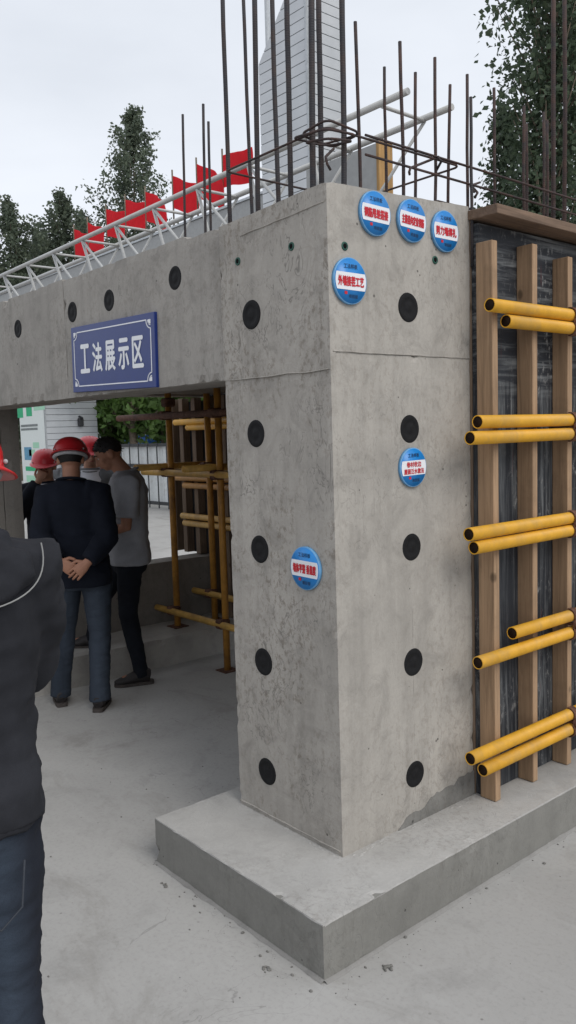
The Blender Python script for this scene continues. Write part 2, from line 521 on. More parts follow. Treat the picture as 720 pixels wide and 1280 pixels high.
def solid(mb, vox, smooth=4, fac=.5):
    """voxel-union of everything in mb into one continuous surface -> new MB"""
    me = mb.mesh('tmp'); o = bpy.data.objects.new('tmp', me); COL.objects.link(o)
    m = o.modifiers.new('r', 'REMESH'); m.mode = 'VOXEL'; m.voxel_size = vox
    if smooth:
        s = o.modifiers.new('s', 'SMOOTH'); s.iterations = smooth; s.factor = fac
    dg = bpy.context.evaluated_depsgraph_get(); dg.update()
    e = bpy.data.meshes.new_from_object(o.evaluated_get(dg))
    out = MB(); out.add([v.co.copy() for v in e.vertices], [tuple(p.vertices) for p in e.polygons], True)
    bpy.data.objects.remove(o); bpy.data.meshes.remove(me); bpy.data.meshes.remove(e)
    return out


def cblock(x0, x1, y0, y1, z0, z1, step=.03, amp=.0015, chip=.004, seed=0., warp=None):
    """cast concrete block: gridded faces, slightly uneven, edges a little chipped"""
    mb = MB(); nx = max(2, min(90, round((x1-x0)/step))); ny = max(2, min(90, round((y1-y0)/step))); nz = max(2, min(90, round((z1-z0)/step)))
    idx = {}
    def P(i, j, k_):
        key = (i, j, k_)
        if key in idx:
            return idx[key]
        p = Vector((x0+(x1-x0)*i/nx, y0+(y1-y0)*j/ny, z0+(z1-z0)*k_/nz))
        ext = [(-1 if i == 0 else 1 if i == nx else 0), (-1 if j == 0 else 1 if j == ny else 0), (-1 if k_ == 0 else 1 if k_ == nz else 0)]
        e = sum(1 for a in ext if a)
        q = p*3.1+Vector((seed, seed*1.7, 0)); d = amp*noise.noise(q)
        nrm = Vector(ext)
        if e >= 2:
            c = chip*(.35+max(0, noise.noise(p*17+Vector((seed, 0, 3))))*1.6+ (2.2 if noise.noise(p*31+Vector((0, seed, 0))) > .52 else 0))
            p = p-nrm*c
        p = p+nrm*d
        if warp:
            p = warp(p)
        mb.v.append(p); idx[key] = len(mb.v)-1
        return idx[key]
    def quad(a, b_, c, d):
        mb.f.append((a, b_, c, d)); mb.sm.append(False)
    for i in range(nx):
        for j in range(ny):
            quad(P(i, j, 0), P(i, j+1, 0), P(i+1, j+1, 0), P(i+1, j, 0)); quad(P(i, j, nz), P(i+1, j, nz), P(i+1, j+1, nz), P(i, j+1, nz))
        for k_ in range(nz):
            quad(P(i, 0, k_), P(i+1, 0, k_), P(i+1, 0, k_+1), P(i, 0, k_+1)); quad(P(i, ny, k_), P(i, ny, k_+1), P(i+1, ny, k_+1), P(i+1, ny, k_))
    for j in range(ny):
        for k_ in range(nz):
            quad(P(0, j, k_), P(0, j, k_+1), P(0, j+1, k_+1), P(0, j+1, k_)); quad(P(nx, j, k_), P(nx, j+1, k_), P(nx, j+1, k_+1), P(nx, j, k_+1))
    return mb


def text_mb(s, w_, h_, bold=.012):
    """text as a flat mesh, scaled to w_ x h_, in the x/z plane facing -y, centred"""
    cu = bpy.data.curves.new('t', 'FONT'); cu.body = s; cu.align_x = 'CENTER'; cu.size = 1
    cu.offset = 0; cu.extrude = 0; cu.resolution_u = 3
    o = bpy.data.objects.new('t', cu); COL.objects.link(o)
    dg = bpy.context.evaluated_depsgraph_get(); dg.update()
    e = bpy.data.meshes.new_from_object(o.evaluated_get(dg))
    mb = MB()
    if len(e.vertices):
        xs = [v.co.x for v in e.vertices]; ys = [v.co.y for v in e.vertices]
        sx_ = w_/(max(xs)-min(xs)); sy_ = h_/(max(ys)-min(ys)); cx, cy = (max(xs)+min(xs))/2, (max(ys)+min(ys))/2
        bd = bold*1.1*h_
        for i, (ox, oz) in enumerate(((0, 0), (bd, 0), (-bd, 0), (0, bd), (0, -bd))):
            mb.add([((v.co.x-cx)*sx_+ox, -.00006*i, (v.co.y-cy)*sy_+oz) for v in e.vertices], [tuple(p.vertices) for p in e.polygons])
    bpy.data.objects.remove(o); bpy.data.curves.remove(cu); bpy.data.meshes.remove(e)
    return mb


def shift(mb, dx=0, dy=0, dz=0):
    d = Vector((dx, dy, dz)); mb.v = [v+d for v in mb.v]; return mb


# ================================================================== the setting
g = MB(); g.add([(-150, -150, 0), (150, -150, 0), (150, 150, 0), (-150, 150, 0)], [(0, 1, 2, 3)])
tag(obj('ground', g, 'yard_floor', origin=(0, 0, 0)), kind='structure')

HF = .175
# footing under the column and the formed wall
foot = thing('footing', 'low pale concrete footing block under the column and formwork wall', 'footing', (-.2, .5, 0))
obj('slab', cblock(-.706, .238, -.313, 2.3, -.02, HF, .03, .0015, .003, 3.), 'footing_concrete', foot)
obj('top_sheet', cblock(-.705, .2375, -.312, 2.299, HF-.008, HF+.004, .03, .0012, .003, 3.), 'footing_top', foot)  # thin top sheet, paler than the sides of the footing
lip = MB()
def fillet(mb, p, q, inw, wid=.02, hgt=.011, seg=26):
    p, q, inw = Vector(p), Vector(q), Vector(inw)
    vs = []; fs = []
    for i in range(seg+1):
        t = i/seg; c = p.lerp(q, t); wv_ = wid*(.45+.9*abs(noise.noise(c*9))+.5*noise.noise(c*31)**2)
        vs += [c+inw*.004+Vector((0, 0, hgt*(.6+.6*abs(noise.noise(c*13))))), c-inw*wv_*.6+Vector((0, 0, hgt*.5)), c-inw*wv_+Vector((0, 0, .0005))]
    for i in range(seg):
        for j in range(2):
            fs.append((i*3+j, i*3+j+1, i*3+j+4, i*3+j+3))
    mb.add(vs, fs, True)
fillet(lip, (-.706, -.313, 0), (.238, -.313, 0), (0, 1, 0)); fillet(lip, (.238, -.313, 0), (.238, 2.3, 0), (-1, 0, 0), .02, .011, 70)
fillet(lip, (-.706, .9, 0), (-.706, -.313, 0), (1, 0, 0))
obj('mortar_fillet', lip, 'fillet', foot)

# the corner column
colm = thing('concrete_column', 'bare grey concrete corner column with round black rubber plugs', 'column', (-.3, .36, HF))
def wtop(p):
    if p.y < .012:
        p = Vector((p.x, p.y, 2.405-(2.405-p.z)*(2.405-1.8215)/(2.405-1.8765)))
    if p.z > 2.0:
        t = (p.z-2.0)/.4
        p = p+Vector((0, 0, t*(-.022*min(1, -p.x/.58)+.03*max(0, p.y)/.72)))
    return p
def wlow(p):
    return Vector((p.x, p.y, HF+(p.z-HF)*(1.823-HF)/(1.878-HF))) if p.y < .012 else p
obj('lower_lift', cblock(-.578, 0, 0, .722, HF-.01, 1.878, .024, .0015, .0018, 1., wlow), 'column_concrete', colm)
obj('upper_lift', cblock(-.58, .002, -.002, .722, 1.8765, 2.405, .024, .0015, .0018, 5., wtop), 'column_concrete', colm)
# fins of grout left at the form joints
for o in colm.children:                        # the face cast against the worn form is more pitted
    o.data.materials.append(MATS['pitted_concrete'])
    for p_ in o.data.polygons:
        if p_.normal.y < -.6:
            p_.material_index = 1
fin = MB()
def ridge(mb, p, q, nrm, r=.003, seg=40):
    p, q, nrm = Vector(p), Vector(q), Vector(nrm)
    pts = [p.lerp(q, i/seg)+nrm*.0015*noise.noise(p.lerp(q, i/seg)*23)+Vector((0, 0, .004*noise.noise(p.lerp(q, i/seg)*9))) for i in range(seg+1)]
    mb.path(pts, [r*(.5+.9*abs(noise.noise(a*41))) for a in pts], 5)
ridge(fin, (.002, .01, 1.879), (.002, .715, 1.881), (1, 0, 0))
ridge(fin, (-.545, -.003, 1.822), (-.01, -.003, 1.822), (0, -1, 0), .0035)
ridge(fin, (.0, .375, HF), (.0, .375, 1.0), (1, 0, 0), .0011, 60)
ridge(fin, (-.45, -.002, 2.325), (-.01, -.004, 2.345), (0, -1, 0), .0035)
ridge(fin, (-.575, 0, HF+.02), (-.01, 0, HF+.02), (0, -1, 0), .005)
obj('grout_fin', fin, 'column_concrete', colm)
# smear of darker mortar at the foot of the sunny face
sm_ = MB(); N = 26; base_ = []; topv = []
prof = [0, .012, .03, .05, .056, .058, .06, .061, .062, .062, .075, .10, .105, .108, .106, .110, .112, .11, .112, .113, .118, .125, .13, .133, .135, .138, .14]
for i in range(N+1):
    y = .27+.45*i/N; h = prof[i]*.72+.016*noise.noise(Vector((y*26, 0, 0)))+.008*noise.noise(Vector((y*80, 3, 0)))
    base_.append((.007, y, HF-.003)); topv.append((.005, y, HF+max(.001, h)))
vs = base_+topv+[(0-.002, p[1], p[2]) for p in topv]
sm_.add(vs, [(i, i+1, N+2+i, N+1+i) for i in range(N)]+[(N+1+i, N+2+i, 2*N+3+i, 2*N+2+i) for i in range(N)], True)
obj('mortar_patch', sm_, 'mortar', colm)
pm = MB()
for i in range(60):
    t = random.random(); y = .02+.7*t
    pm.ell((.004+random.random()*.03, y, HF+.001), (.003+.006*random.random(), .004+.012*random.random(), .002+.004*random.random()), 7, 5)
for i in range(50):
    pm.ell((-.57*random.random(), -.003-.02*random.random()**2, HF+.001), (.004+.012*random.random(), .003+.006*random.random(), .002+.004*random.random()), 7, 5)
o = obj('mortar_crumb', pm, 'footing_top', colm); o['kind'] = 'stuff'

# beam over the opening
beam = thing('concrete_beam', 'long grey concrete beam over the opening with blue nameplate', 'beam', (-2.2, .12, 1.824))
obj('near_length', cblock(-1.892, -.58, .001, .25, 1.824, 2.402, .03, .0018, .004, 11.,
    lambda p: p+Vector((0, 0, -.02)) if p.z > 2.3 and p.x > -.8 else p+Vector((0, 0, -.006)) if p.z > 2.3 else p), 'beam_concrete', beam)
obj('far_length', cblock(-3.65, -1.894, .002, .25, 1.824, 2.404, .04, .0018, .004, 13.), 'beam_concrete', beam)

plug0 = MB().lathe([(0, .0012), (.016, .0012), (.017, .0007), (.034, .0007), (.035, .0014), (.049, .0014), (.0515, .0004), (.0535, -.003), (0, -.003)][::-1], 28)
plug_mesh = plug0.mesh('tie_plug'); plug_mesh.materials.append(MATS['rubber'])
def plug(parent, p, face, s=1.):
    o = bpy.data.objects.new('tie_plug', plug_mesh); COL.objects.link(o); o.parent = parent
    o.location = MW[parent.name].inverted() @ Vector(p)
    o.rotation_euler = (PI/2, 0, 0) if face == 'y' else (0, PI/2, 0); v_ = random.uniform(.97, 1.03); o.scale = (s*.95*v_, s*.95*v_, 1)
    MW[o.name] = MW[parent.name]
for i in range(5):
    z = .3611+i*.4205
    plug(colm, (-.3996, -.001 if i < 4 else -.0035, z), 'y'); plug(colm, (.001 if i < 4 else .0035, .3754, z), 'x')
for x, z in ((-2.464, 2.23), (-1.803, 2.234), (-1.434, 2.238), (-.888, 2.249)):
    plug(beam, (x, .001, z), 'y', .98)
sl_ = MB().lathe([(.0, .001), (.008, .001), (.009, .003), (.0135, .003), (.0145, 0), (.0145, -.004), (0, -.004)][::-1], 16)
sleeve_mesh = sl_.mesh('sleeve'); sleeve_mesh.materials.append(MATS['green_plastic'])
hole_mesh = MB().lathe([(0, .0022), (.0082, .0022), (.0082, .0005), (0, .0005)][::-1], 14).mesh('hole'); hole_mesh.materials.append(MATS['hole_black'])
for p, f_ in (((.0025, .072, 2.214), 'x'), ((.0025, .522, 2.22), 'x'), ((-.468, -.0025, 2.24), 'y'), ((-.172, -.0025, 2.237), 'y')):
    for nm, me in (('sleeve', sleeve_mesh), ('sleeve_hole', hole_mesh)):
        o = bpy.data.objects.new(nm, me); COL.objects.link(o); o.parent = colm; o.location = MW[colm.name].inverted() @ Vector(p)
        o.rotation_euler = (PI/2, 0, 0) if f_ == 'y' else (0, PI/2, 0); MW[o.name] = MW[colm.name]

# inner parts of the show room
lw = thing('room_wall', 'dark inner concrete wall with window opening behind the standing men', 'wall', (-3.55, .9, 0))
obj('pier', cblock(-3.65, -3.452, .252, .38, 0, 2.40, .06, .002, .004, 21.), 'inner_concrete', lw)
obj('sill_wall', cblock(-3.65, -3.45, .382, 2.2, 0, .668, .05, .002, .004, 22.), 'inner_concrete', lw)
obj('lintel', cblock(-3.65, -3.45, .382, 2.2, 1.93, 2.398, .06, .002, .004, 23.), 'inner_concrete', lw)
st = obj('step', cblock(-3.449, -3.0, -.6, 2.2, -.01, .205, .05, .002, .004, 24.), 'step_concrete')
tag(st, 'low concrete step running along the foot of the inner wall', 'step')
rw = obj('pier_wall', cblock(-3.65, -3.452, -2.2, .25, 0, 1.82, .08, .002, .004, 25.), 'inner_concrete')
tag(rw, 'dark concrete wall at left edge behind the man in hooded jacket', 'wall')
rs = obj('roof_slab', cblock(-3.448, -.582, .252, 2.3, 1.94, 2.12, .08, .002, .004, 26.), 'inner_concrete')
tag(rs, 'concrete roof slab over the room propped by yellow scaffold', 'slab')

# ================================================================== formed wall on the right
fw = thing('wall_formwork', 'timber wall formwork with black boards and paired yellow pipes', 'formwork', (0, 1.9, HF))
obj('wall_core', MB().box(-.2, -.001, .724, 3.2, HF, 2.35), 'inner_concrete', fw)
obj('plywood_panel', MB().box(.0, .038, .728, 1.955, HF+.006, 2.37, .001), 'film_plywood', fw)
obj('plywood_panel', MB().box(.0, .038, 1.957, 3.2, HF+.006, 2.37, .001), 'film_plywood', fw)
obj('edge_strip', MB().box(-.004, .008, .7225, .7275, HF+.006, 2.40), 'old_wood', fw)
tops = [2.295, 2.312, 2.292, 2.31, 2.30, 2.315, 2.29, 2.31]
ys_ = [.713, .968, 1.219, 1.47, 1.73, 1.98, 2.25, 2.5]
for i, y in enumerate(ys_):
    mb = MB().box(.0385, .110, y, y+.033, HF+.006, tops[i], .002)
    mb.v = [v+Vector((.003*noise.noise(Vector((i, v.z*2, 0))), .006*noise.noise(Vector((v.z*1.3, i, 5))), 0)) for v in mb.v]
    obj('stud', mb, 'stud_wood', fw)
pk = MB().box(-.21, .15, .69, 3.1, 2.376, 2.41, .002)
pk.v = [Vector((v.x, v.y+(.0 if v.x > 0 else .06 if v.y < 1 else 0), v.z-.006*(v.y-.7)+(.022 if v.x < 0 else 0))) for v in pk.v]
obj('top_plank', pk, 'plank_wood', fw)
PP = [(.658, 2.055), (.754, 2.004), (.582, 1.640), (.536, 1.584), (.526, 1.242), (.553, 1.191), (.786, .836), (.571, .765), (.523, .416), (.595, .352)]
for i, (y0, z) in enumerate(PP):
    x = .1365 if i % 2 == 0 else .1375
    z2 = z+(.0 if i < 8 else .006)
    p = obj('pipe', MB().pipe((x, y0, z), (x, 3.0, z2), .0242, .0035), 'yellow_paint', fw)
    obj('bore_shade_disc', MB().lathe([(0, 0), (.0206, 0), (.0206, .004), (0, .004)], 16, (x, y0+.001, z), Vector((0, 1, 0)).to_track_quat('Z', 'Y').to_matrix()), 'bore_shade', p)  # near-black disc just inside the mouth paints the shade of the bore
for kk in range(5):
    za, zb = PP[2*kk][1], PP[2*kk+1][1]; zc = (za+zb)/2
    for y in (1.20, 2.06):
        mb = MB()
        # pressed steel saddle wrapping both pipes, its through-bolt and wing nut
        pts = []
        for a in range(0, 181, 15):
            pts.append((.1365+.030*math.sin(math.radians(a)), y, za+.0)) if 0 else None
        arc = [Vector((.137+.029*math.sin(math.radians(a)), y, za+.029*math.cos(math.radians(a)))) for a in range(-10, 130, 14)]
        arc += [Vector((.137+.029*math.sin(math.radians(a)), y, zb+.029*math.cos(math.radians(a)))) for a in range(50, 191, 14)]
        for i in range(len(arc)-1):
            d = arc[i+1]-arc[i]
            mb.obox((arc[i]+arc[i+1])/2, d*1.15, (0, .034, 0), d.cross(Vector((0, 1, 0))).normalized()*.005)
        c = obj('clamp', mb, 'rusty_steel', fw)
        obj('tie_bolt', MB().path([(-.0, y+.004, zc), (.225, y+.004, zc)], .0075, 8), 'rusty_steel', c)
        nb = MB().lathe([(.011, 0), (.019, 0), (.019, .006), (.012, .01), (.012, .024)], 10, (.162, y+.004, zc), Vector((1, 0, 0)).to_track_quat('Z', 'Y').to_matrix())
        nb.obox((.178, y+.004, zc+.022), (.006, 0, 0), (0, .012, 0), (0, 0, .03)); nb.obox((.178, y+.004, zc-.022), (.006, 0, 0), (0, .012, 0), (0, 0, .03))
        obj('wing_nut', nb, 'rusty_steel', c)

# ================================================================== starter bars and stirrups
def bar(parent, p, ztop, r, mat='rebar_steel', lean=(0, 0), emb=.12, name='rebar'):
    p = Vector(p); b0 = Vector((p.x, p.y, min(p.z, 2.39)-emb))
    L = ztop-b0.z; n = 5
    pts = [b0+Vector((lean[0]*t+.004*noise.noise(Vector((p.x*9, t*3, p.y))), lean[1]*t+.004*noise.noise(Vector((t*3, p.y*9, 1))), L*t)) for t in [i/n for i in range(n+1)]]
    return obj(name, MB().path(pts, r, 7), mat, parent)
for px, py, tx, ty, pl, v, r in ((287, 258, 277, 0, 'y', .06, .0085), (315, 257, 303, 0, 'y', .30, .0075), (322, 250, 317, 0, 'y', .05, .0096), (348, 244, 339, 0, 'y', .30, .0096),
        (363, 235, 358, 0, 'y', .06, .0095), (390, 226, 389, 0, 'y', .05, .0105), (401, 222, 397, 0, 'y', .14, .0096), (429, 225, 427, 0, 'x', -.06, .0096)):
    p = at(px, py, pl, v); t = at(tx, ty-40, pl, v)
    bar(colm, p, t.z, r, lean=(t.x-p.x, t.y-p.y))
for px, py, tx, ty, x, r in ((451, 231, 444, 27, -.05, .0060), (483, 237, 480, 84, -.14, .0055), (505, 245, 500, 52, -.05, .0064), (518, 247, 519, 91, -.15, .0060),
        (543, 254, 544, 72, -.05, .0060), (558, 257, 562, 106, -.14, .0060), (584, 264, 584, 93, -.05, .0060)):
    p = at(px, py, 'x', x); t = at(tx, ty, 'x', x); bar(colm, p, t.z, r, 'rebar_rust', (t.x-p.x, t.y-p.y))
p = at(593, 300, 'x', .012); t = at(593, 123, 'x', .012); bar(fw, (p.x, .7235, p.z), t.z, .006, 'rebar_steel', emb=.1)
wallbars = [(618, 110, -.05, .0060), (655, 132, -.05, .0064), (658, 155, -.14, .0060), (680, 140, -.05, .0060), (684, 150, -.15, .0064), (692, -20, -.04, .0096), (706, -20, -.14, .0095), (730, 120, -.05, .0064), (752, 130, -.14, .0064)]
for px, ty, x, r in wallbars:
    p = at(px, 275, 'x', x); t = at(px, ty, 'x', x)
    bar(fw, (p.x, p.y, 2.36), t.z, r, 'rebar_rust', (t.x-p.x, t.y-p.y))
for px, py, ty, y, r in ((230, 292, 143, .2, .0055), (256, 282, 130, .08, .0055), (262, 280, 152, .18, .0055)):
    p = at(px, py, 'y', y); t = at(px-2, ty, 'y', y); bar(beam, p, t.z, r, 'rebar_steel', (t.x-p.x, t.y-p.y))


def rrect(x0, x1, y0, y1, z, rc=.03, tilt=(0, 0), seg=5):
    pts = []
    for cx, cy, a0 in ((x1-rc, y1-rc, 0), (x0+rc, y1-rc, 90), (x0+rc, y0+rc, 180), (x1-rc, y0+rc, 270)):
        for i in range(seg+1):
            a = math.radians(a0+90*i/seg); x = cx+rc*math.cos(a); y = cy+rc*math.sin(a)
            pts.append((x, y, z+tilt[0]*(x+.05)+tilt[1]*(y-.05)))
    return pts
zA = at(400, 163, 'y', .03).z; zB = at(429, 187, 'x', -.03).z
HOOPS = [(-.56, -.02, .025, .70, zA, (0, 0)), (-.17, -.005, .010, .15, zA-.006, (-.10, .06)), (-.14, -.01, .02, .17, zA+.014, (.08, -.08)),
         (-.12, .0, .015, .13, zA-.03, (-.16, .12))]
for h in HOOPS:
    obj('stirrup', MB().path(rrect(*h[:5], rc=.028, tilt=h[5]), .0040, 6, closed=True), 'rebar_rust', colm)
# loose hooks at the corner and cross ties on the wall bars
for a, b_, c_ in (((413, 212), (407, 196), (417, 186)), ((512, 218), (513, 210), (548, 196)), ((548, 196), (552, 201), (545, 214)), ((593, 240), (588, 232), (600, 228)), ((594, 247), (597, 241), (590, 233))):
    x = -.03
    obj('tie_hook', MB().path([at(*a, 'x', x+.02), at((a[0]+b_[0])/2-1, (a[1]+b_[1])/2+1, 'x', x+.03), at(*b_, 'x', x+.02), at(*c_, 'x', x-.03)], .0046, 6), 'rebar_rust', colm)
z1 = at(600, 215, 'x', -.03).z; z2 = at(600, 236, 'x', -.03).z
for za, dx in ((z1, 0.012), (z2, 0.011)):
    obj('horizontal_bar', MB().path([(-.03+dx, .20, za+.004), (-.03+dx, 1.0, za+.0), (-.03+dx, 2.0, za-.008), (-.03+dx, 3.0, za)], .0044, 7), 'rebar_rust', fw)
obj('horizontal_bar', MB().path([(-.16, .74, z2-.03), (-.16, 3.0, z2-.03)], .0044, 7), 'rebar_rust', fw)

# ================================================================== white lattice truss on the roof slab
tr = thing('lattice_truss', 'long white steel lattice truss lying above the concrete beam', 'truss', (-2.2, .73, 2.12))
yA, yB, zT = .60, .856, 2.862; xe = -.178; xl = -7.0
obj('top_chord', MB().path([(xl, yA, zT-.045), (xe, yA, zT+.012)], .0132, 10), 'white_paint', tr)
obj('top_chord', MB().path([(xl, yB, zT-.045), (xe+.003, yB, zT+.012)], .0132, 10), 'white_paint', tr)
obj('bottom_chord', MB().path([(xl, .73, 2.36), (xe-.35, .73, 2.36)], .0185, 10), 'white_paint', tr)
xs = [-.314-.42*i for i in range(16)]
for i, x in enumerate(xs):
    zt = zT-.006*i/2
    for (p, q, r) in (((x, yA, zt), (x, yB, zt), .0075), ((x, yA, zt), (x+.02, .73, 2.36), .009), ((x, yA, zt), (x+.40, .73, 2.36), .008), ((x, yB, zt), (x-.40, .73, 2.36), .007)):
        if q[0] > xe-.3 and q[2] < 2.5:
            continue
        if q[0] > xe:
            continue
        obj('lattice_bar', MB().path([p, q], r, 6), 'white_paint', tr)
lv = [o for o in tr.children if o.name.startswith('top_chord')]

# formwork panel standing on the slab behind the column
fp = thing('formwork_panel', 'grey board with raw wooden edge standing on the roof behind rebars', 'panel', (-1.32, 1.5, 2.12))
a = at(472, 178, 'y', 1.5); b_ = at(426, 191, 'y', 1.5)
obj('board', MB().box(-1.75, a.x-.008, 1.5, 1.60, 2.12, a.z), 'crossbeam_grey', fp)
obj('edge_batten', MB().box(a.x-.007, a.x+.014, 1.495, 1.60, 2.12, a.z+.004), 'plywood_edge', fp)

# ================================================================== scaffold inside the room
sc = thing('tube_scaffold', 'ochre tube scaffold propping the room behind the column', 'scaffold', (-2.9, 1.6, 0))
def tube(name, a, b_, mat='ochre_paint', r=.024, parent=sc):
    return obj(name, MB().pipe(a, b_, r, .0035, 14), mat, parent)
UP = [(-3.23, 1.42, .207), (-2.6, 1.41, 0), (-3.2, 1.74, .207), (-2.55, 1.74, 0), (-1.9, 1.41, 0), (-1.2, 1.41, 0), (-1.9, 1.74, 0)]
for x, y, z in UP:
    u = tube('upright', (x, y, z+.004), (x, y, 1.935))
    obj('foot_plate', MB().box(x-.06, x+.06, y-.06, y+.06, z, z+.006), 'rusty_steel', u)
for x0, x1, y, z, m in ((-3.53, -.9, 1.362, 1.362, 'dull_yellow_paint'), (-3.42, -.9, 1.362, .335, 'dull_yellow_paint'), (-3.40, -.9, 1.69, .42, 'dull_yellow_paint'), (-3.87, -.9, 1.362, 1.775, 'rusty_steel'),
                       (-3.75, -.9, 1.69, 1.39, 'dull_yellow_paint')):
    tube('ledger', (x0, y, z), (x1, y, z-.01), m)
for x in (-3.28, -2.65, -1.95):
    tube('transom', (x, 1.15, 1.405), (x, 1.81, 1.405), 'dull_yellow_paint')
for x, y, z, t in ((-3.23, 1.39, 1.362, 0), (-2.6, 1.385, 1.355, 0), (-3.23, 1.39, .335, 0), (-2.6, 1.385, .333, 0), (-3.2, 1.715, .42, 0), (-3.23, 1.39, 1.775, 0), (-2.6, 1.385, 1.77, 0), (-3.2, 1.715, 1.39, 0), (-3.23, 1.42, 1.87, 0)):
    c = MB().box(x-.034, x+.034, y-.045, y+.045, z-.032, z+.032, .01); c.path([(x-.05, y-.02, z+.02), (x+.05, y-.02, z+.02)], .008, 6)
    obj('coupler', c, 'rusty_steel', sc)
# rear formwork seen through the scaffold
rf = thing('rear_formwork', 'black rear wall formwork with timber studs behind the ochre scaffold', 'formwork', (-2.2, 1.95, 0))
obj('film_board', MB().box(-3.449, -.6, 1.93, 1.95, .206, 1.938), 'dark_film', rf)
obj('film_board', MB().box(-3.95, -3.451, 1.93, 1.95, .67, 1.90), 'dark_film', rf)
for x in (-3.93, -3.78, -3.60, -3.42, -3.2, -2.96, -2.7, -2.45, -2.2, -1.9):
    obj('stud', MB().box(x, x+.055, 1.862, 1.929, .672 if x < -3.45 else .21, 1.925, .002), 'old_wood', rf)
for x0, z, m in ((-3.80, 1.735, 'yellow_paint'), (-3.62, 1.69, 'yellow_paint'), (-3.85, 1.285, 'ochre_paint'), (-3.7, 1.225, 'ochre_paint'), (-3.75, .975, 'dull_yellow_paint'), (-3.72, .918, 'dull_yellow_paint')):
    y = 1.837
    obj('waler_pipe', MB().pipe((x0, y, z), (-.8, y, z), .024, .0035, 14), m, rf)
side = obj('side_board', MB().box(-.61, -.59, .73, 1.9, .0, 1.93), 'dark_film'); tag(side, 'black inner board closing the room behind the column', 'board')

# ================================================================== signs
def disc_sign(p, rotz, r, main, label, tilt=0., two=None, top='工法样板', foot_='项目部'):
    t = thing('round_sign', label, 'sign', p, rotz, 'round blue work-method signs on the column')
    Mf = Matrix.Rotation(PI/2, 3, 'X')
    ct, st_ = math.cos(tilt), math.sin(tilt)
    def T(mb):
        mb.v = [Vector((v.x*ct+v.z*st_, v.y, -v.x*st_+v.z*ct)) for v in mb.v]; return mb
    obj('backing', T(MB().lathe([(r, -.002), (r, .0085), (r-.001, .0095), (r-.003, .0095)], 40, (0, 0, 0), Mf)), 'sign_edge', t, local=True)
    obj('blue_face', T(MB().lathe([(r-.0032, .009), (r-.0032, .0103), (0, .0103)], 40, (0, 0, 0), Mf)), 'sign_blue', t, local=True)
    # white band clipped to the disc
    hh = r*.37; vs = []
    N = 8
    for i in range(N+1):
        z = -hh+2*hh*i/N-.02*r; x = math.sqrt((r*.93)**2-z*z); vs += [(-x, -.0113, z), (x, -.0113, z)]
    obj('white_band', T(MB().add(vs, [(2*i, 2*i+1, 2*i+3, 2*i+2) for i in range(N)])), 'sign_white', t, local=True)
    if two:
        obj('lettering', T(shift(text_mb(two[0], r*1.1, hh*.72, .03), 0, -.0123, hh*.42)), 'print_red', t, local=True)
        obj('lettering', T(shift(text_mb(two[1], r*1.5, hh*.72, .03), 0, -.0123, -hh*.52)), 'print_red', t, local=True)
    else:
        obj('lettering', T(shift(text_mb(main, r*1.55, hh*1.12, .04), 0, -.0123, -.02*r)), 'print_red', t, local=True)
    obj('small_print', T(shift(text_mb(top, r*.82, r*.2, .012), 0, -.0115, r*.62)), 'print_dark', t, local=True)
    obj('small_print', T(shift(text_mb(foot_, r*.55, r*.16, .012), r*.12, -.0115, -r*.66)), 'print_dark', t, local=True)
    lg = MB(); lg.obox((-r*.32, -.0115, -r*.52), (r*.16, 0, 0), (0, .0006, 0), (0, 0, r*.13))
    obj('logo', T(lg), 'print_red', t, local=True)
QX = PI/2
disc_sign((.0045, .209, 2.334), QX, .0725, '钢筋甩差搭接', 'round blue sign reading 钢筋甩差搭接, nearest the corner in the top row', .02)
disc_sign((.0045, .392, 2.336), QX, .0725, '主筋竖向定位钢筋', 'round blue sign with the most characters, middle of the top row of three', .05)
disc_sign((.0045, .571, 2.324), QX, .0725, '剪力墙绑扎', 'round blue sign reading 剪力墙绑扎, nearest the formwork in the top row', .0)
disc_sign((.0045, .085, 2.104), QX, .0745, '外墙接茬工艺', 'round blue sign reading 外墙接茬工艺, beside the column edge below the top row', .0)
disc_sign((.002, .38, 1.487), QX, .0695, '', 'small round blue sign with two red text lines, below the second rubber plug', -.02, ('卷材收边', '屋面泛水做法'))
disc_sign((-.141, -.002, 1.16), 0, .075, '墙体平整 垂直度', 'round blue sign reading 墙体平整 垂直度, alone on the shaded left face', .02)

# nameplate on the beam
b1, b2, b3, b4 = Vector((-1.80, 0, 2.157)), Vector((-1.040, 0, 2.136)), Vector((-1.035, 0, 1.827)), Vector((-1.807, 0, 1.851))
cx = (b1.x+b2.x)/2; cz = (b1.z+b3.z)/2; ww = .765; hh = .308
np_ = thing('nameplate', 'rectangular navy plate with white characters 工法展示区 on the beam', 'sign', (cx, -.002, cz))
tl = -math.atan2(b1.z-b2.z, b2.x-b1.x)
def TT(mb):
    c, s = math.cos(tl), math.sin(tl)
    mb.v = [Vector((v.x*c-v.z*s, v.y, v.x*s+v.z*c)) for v in mb.v]; return mb
obj('plate', TT(MB().box(-ww/2, ww/2, -.012, .004, -hh/2, hh/2, .002)), 'sign_navy', np_, local=True)
fr = MB()
iw, ih, lw_ = ww/2-.03, hh/2-.028, .005; nt_ = .035
for (x0, z0, x1, z1) in ((-iw+nt_, ih, iw-nt_, ih), (-iw+nt_, -ih, iw-nt_, -ih)):
    fr.obox(((x0+x1)/2, -.0128, z0), (x1-x0, 0, 0), (0, .001, 0), (0, 0, lw_))
for x in (-iw, iw):
    fr.obox((x, -.0128, 0), (lw_, 0, 0), (0, .001, 0), (0, 0, 2*ih-2*nt_))
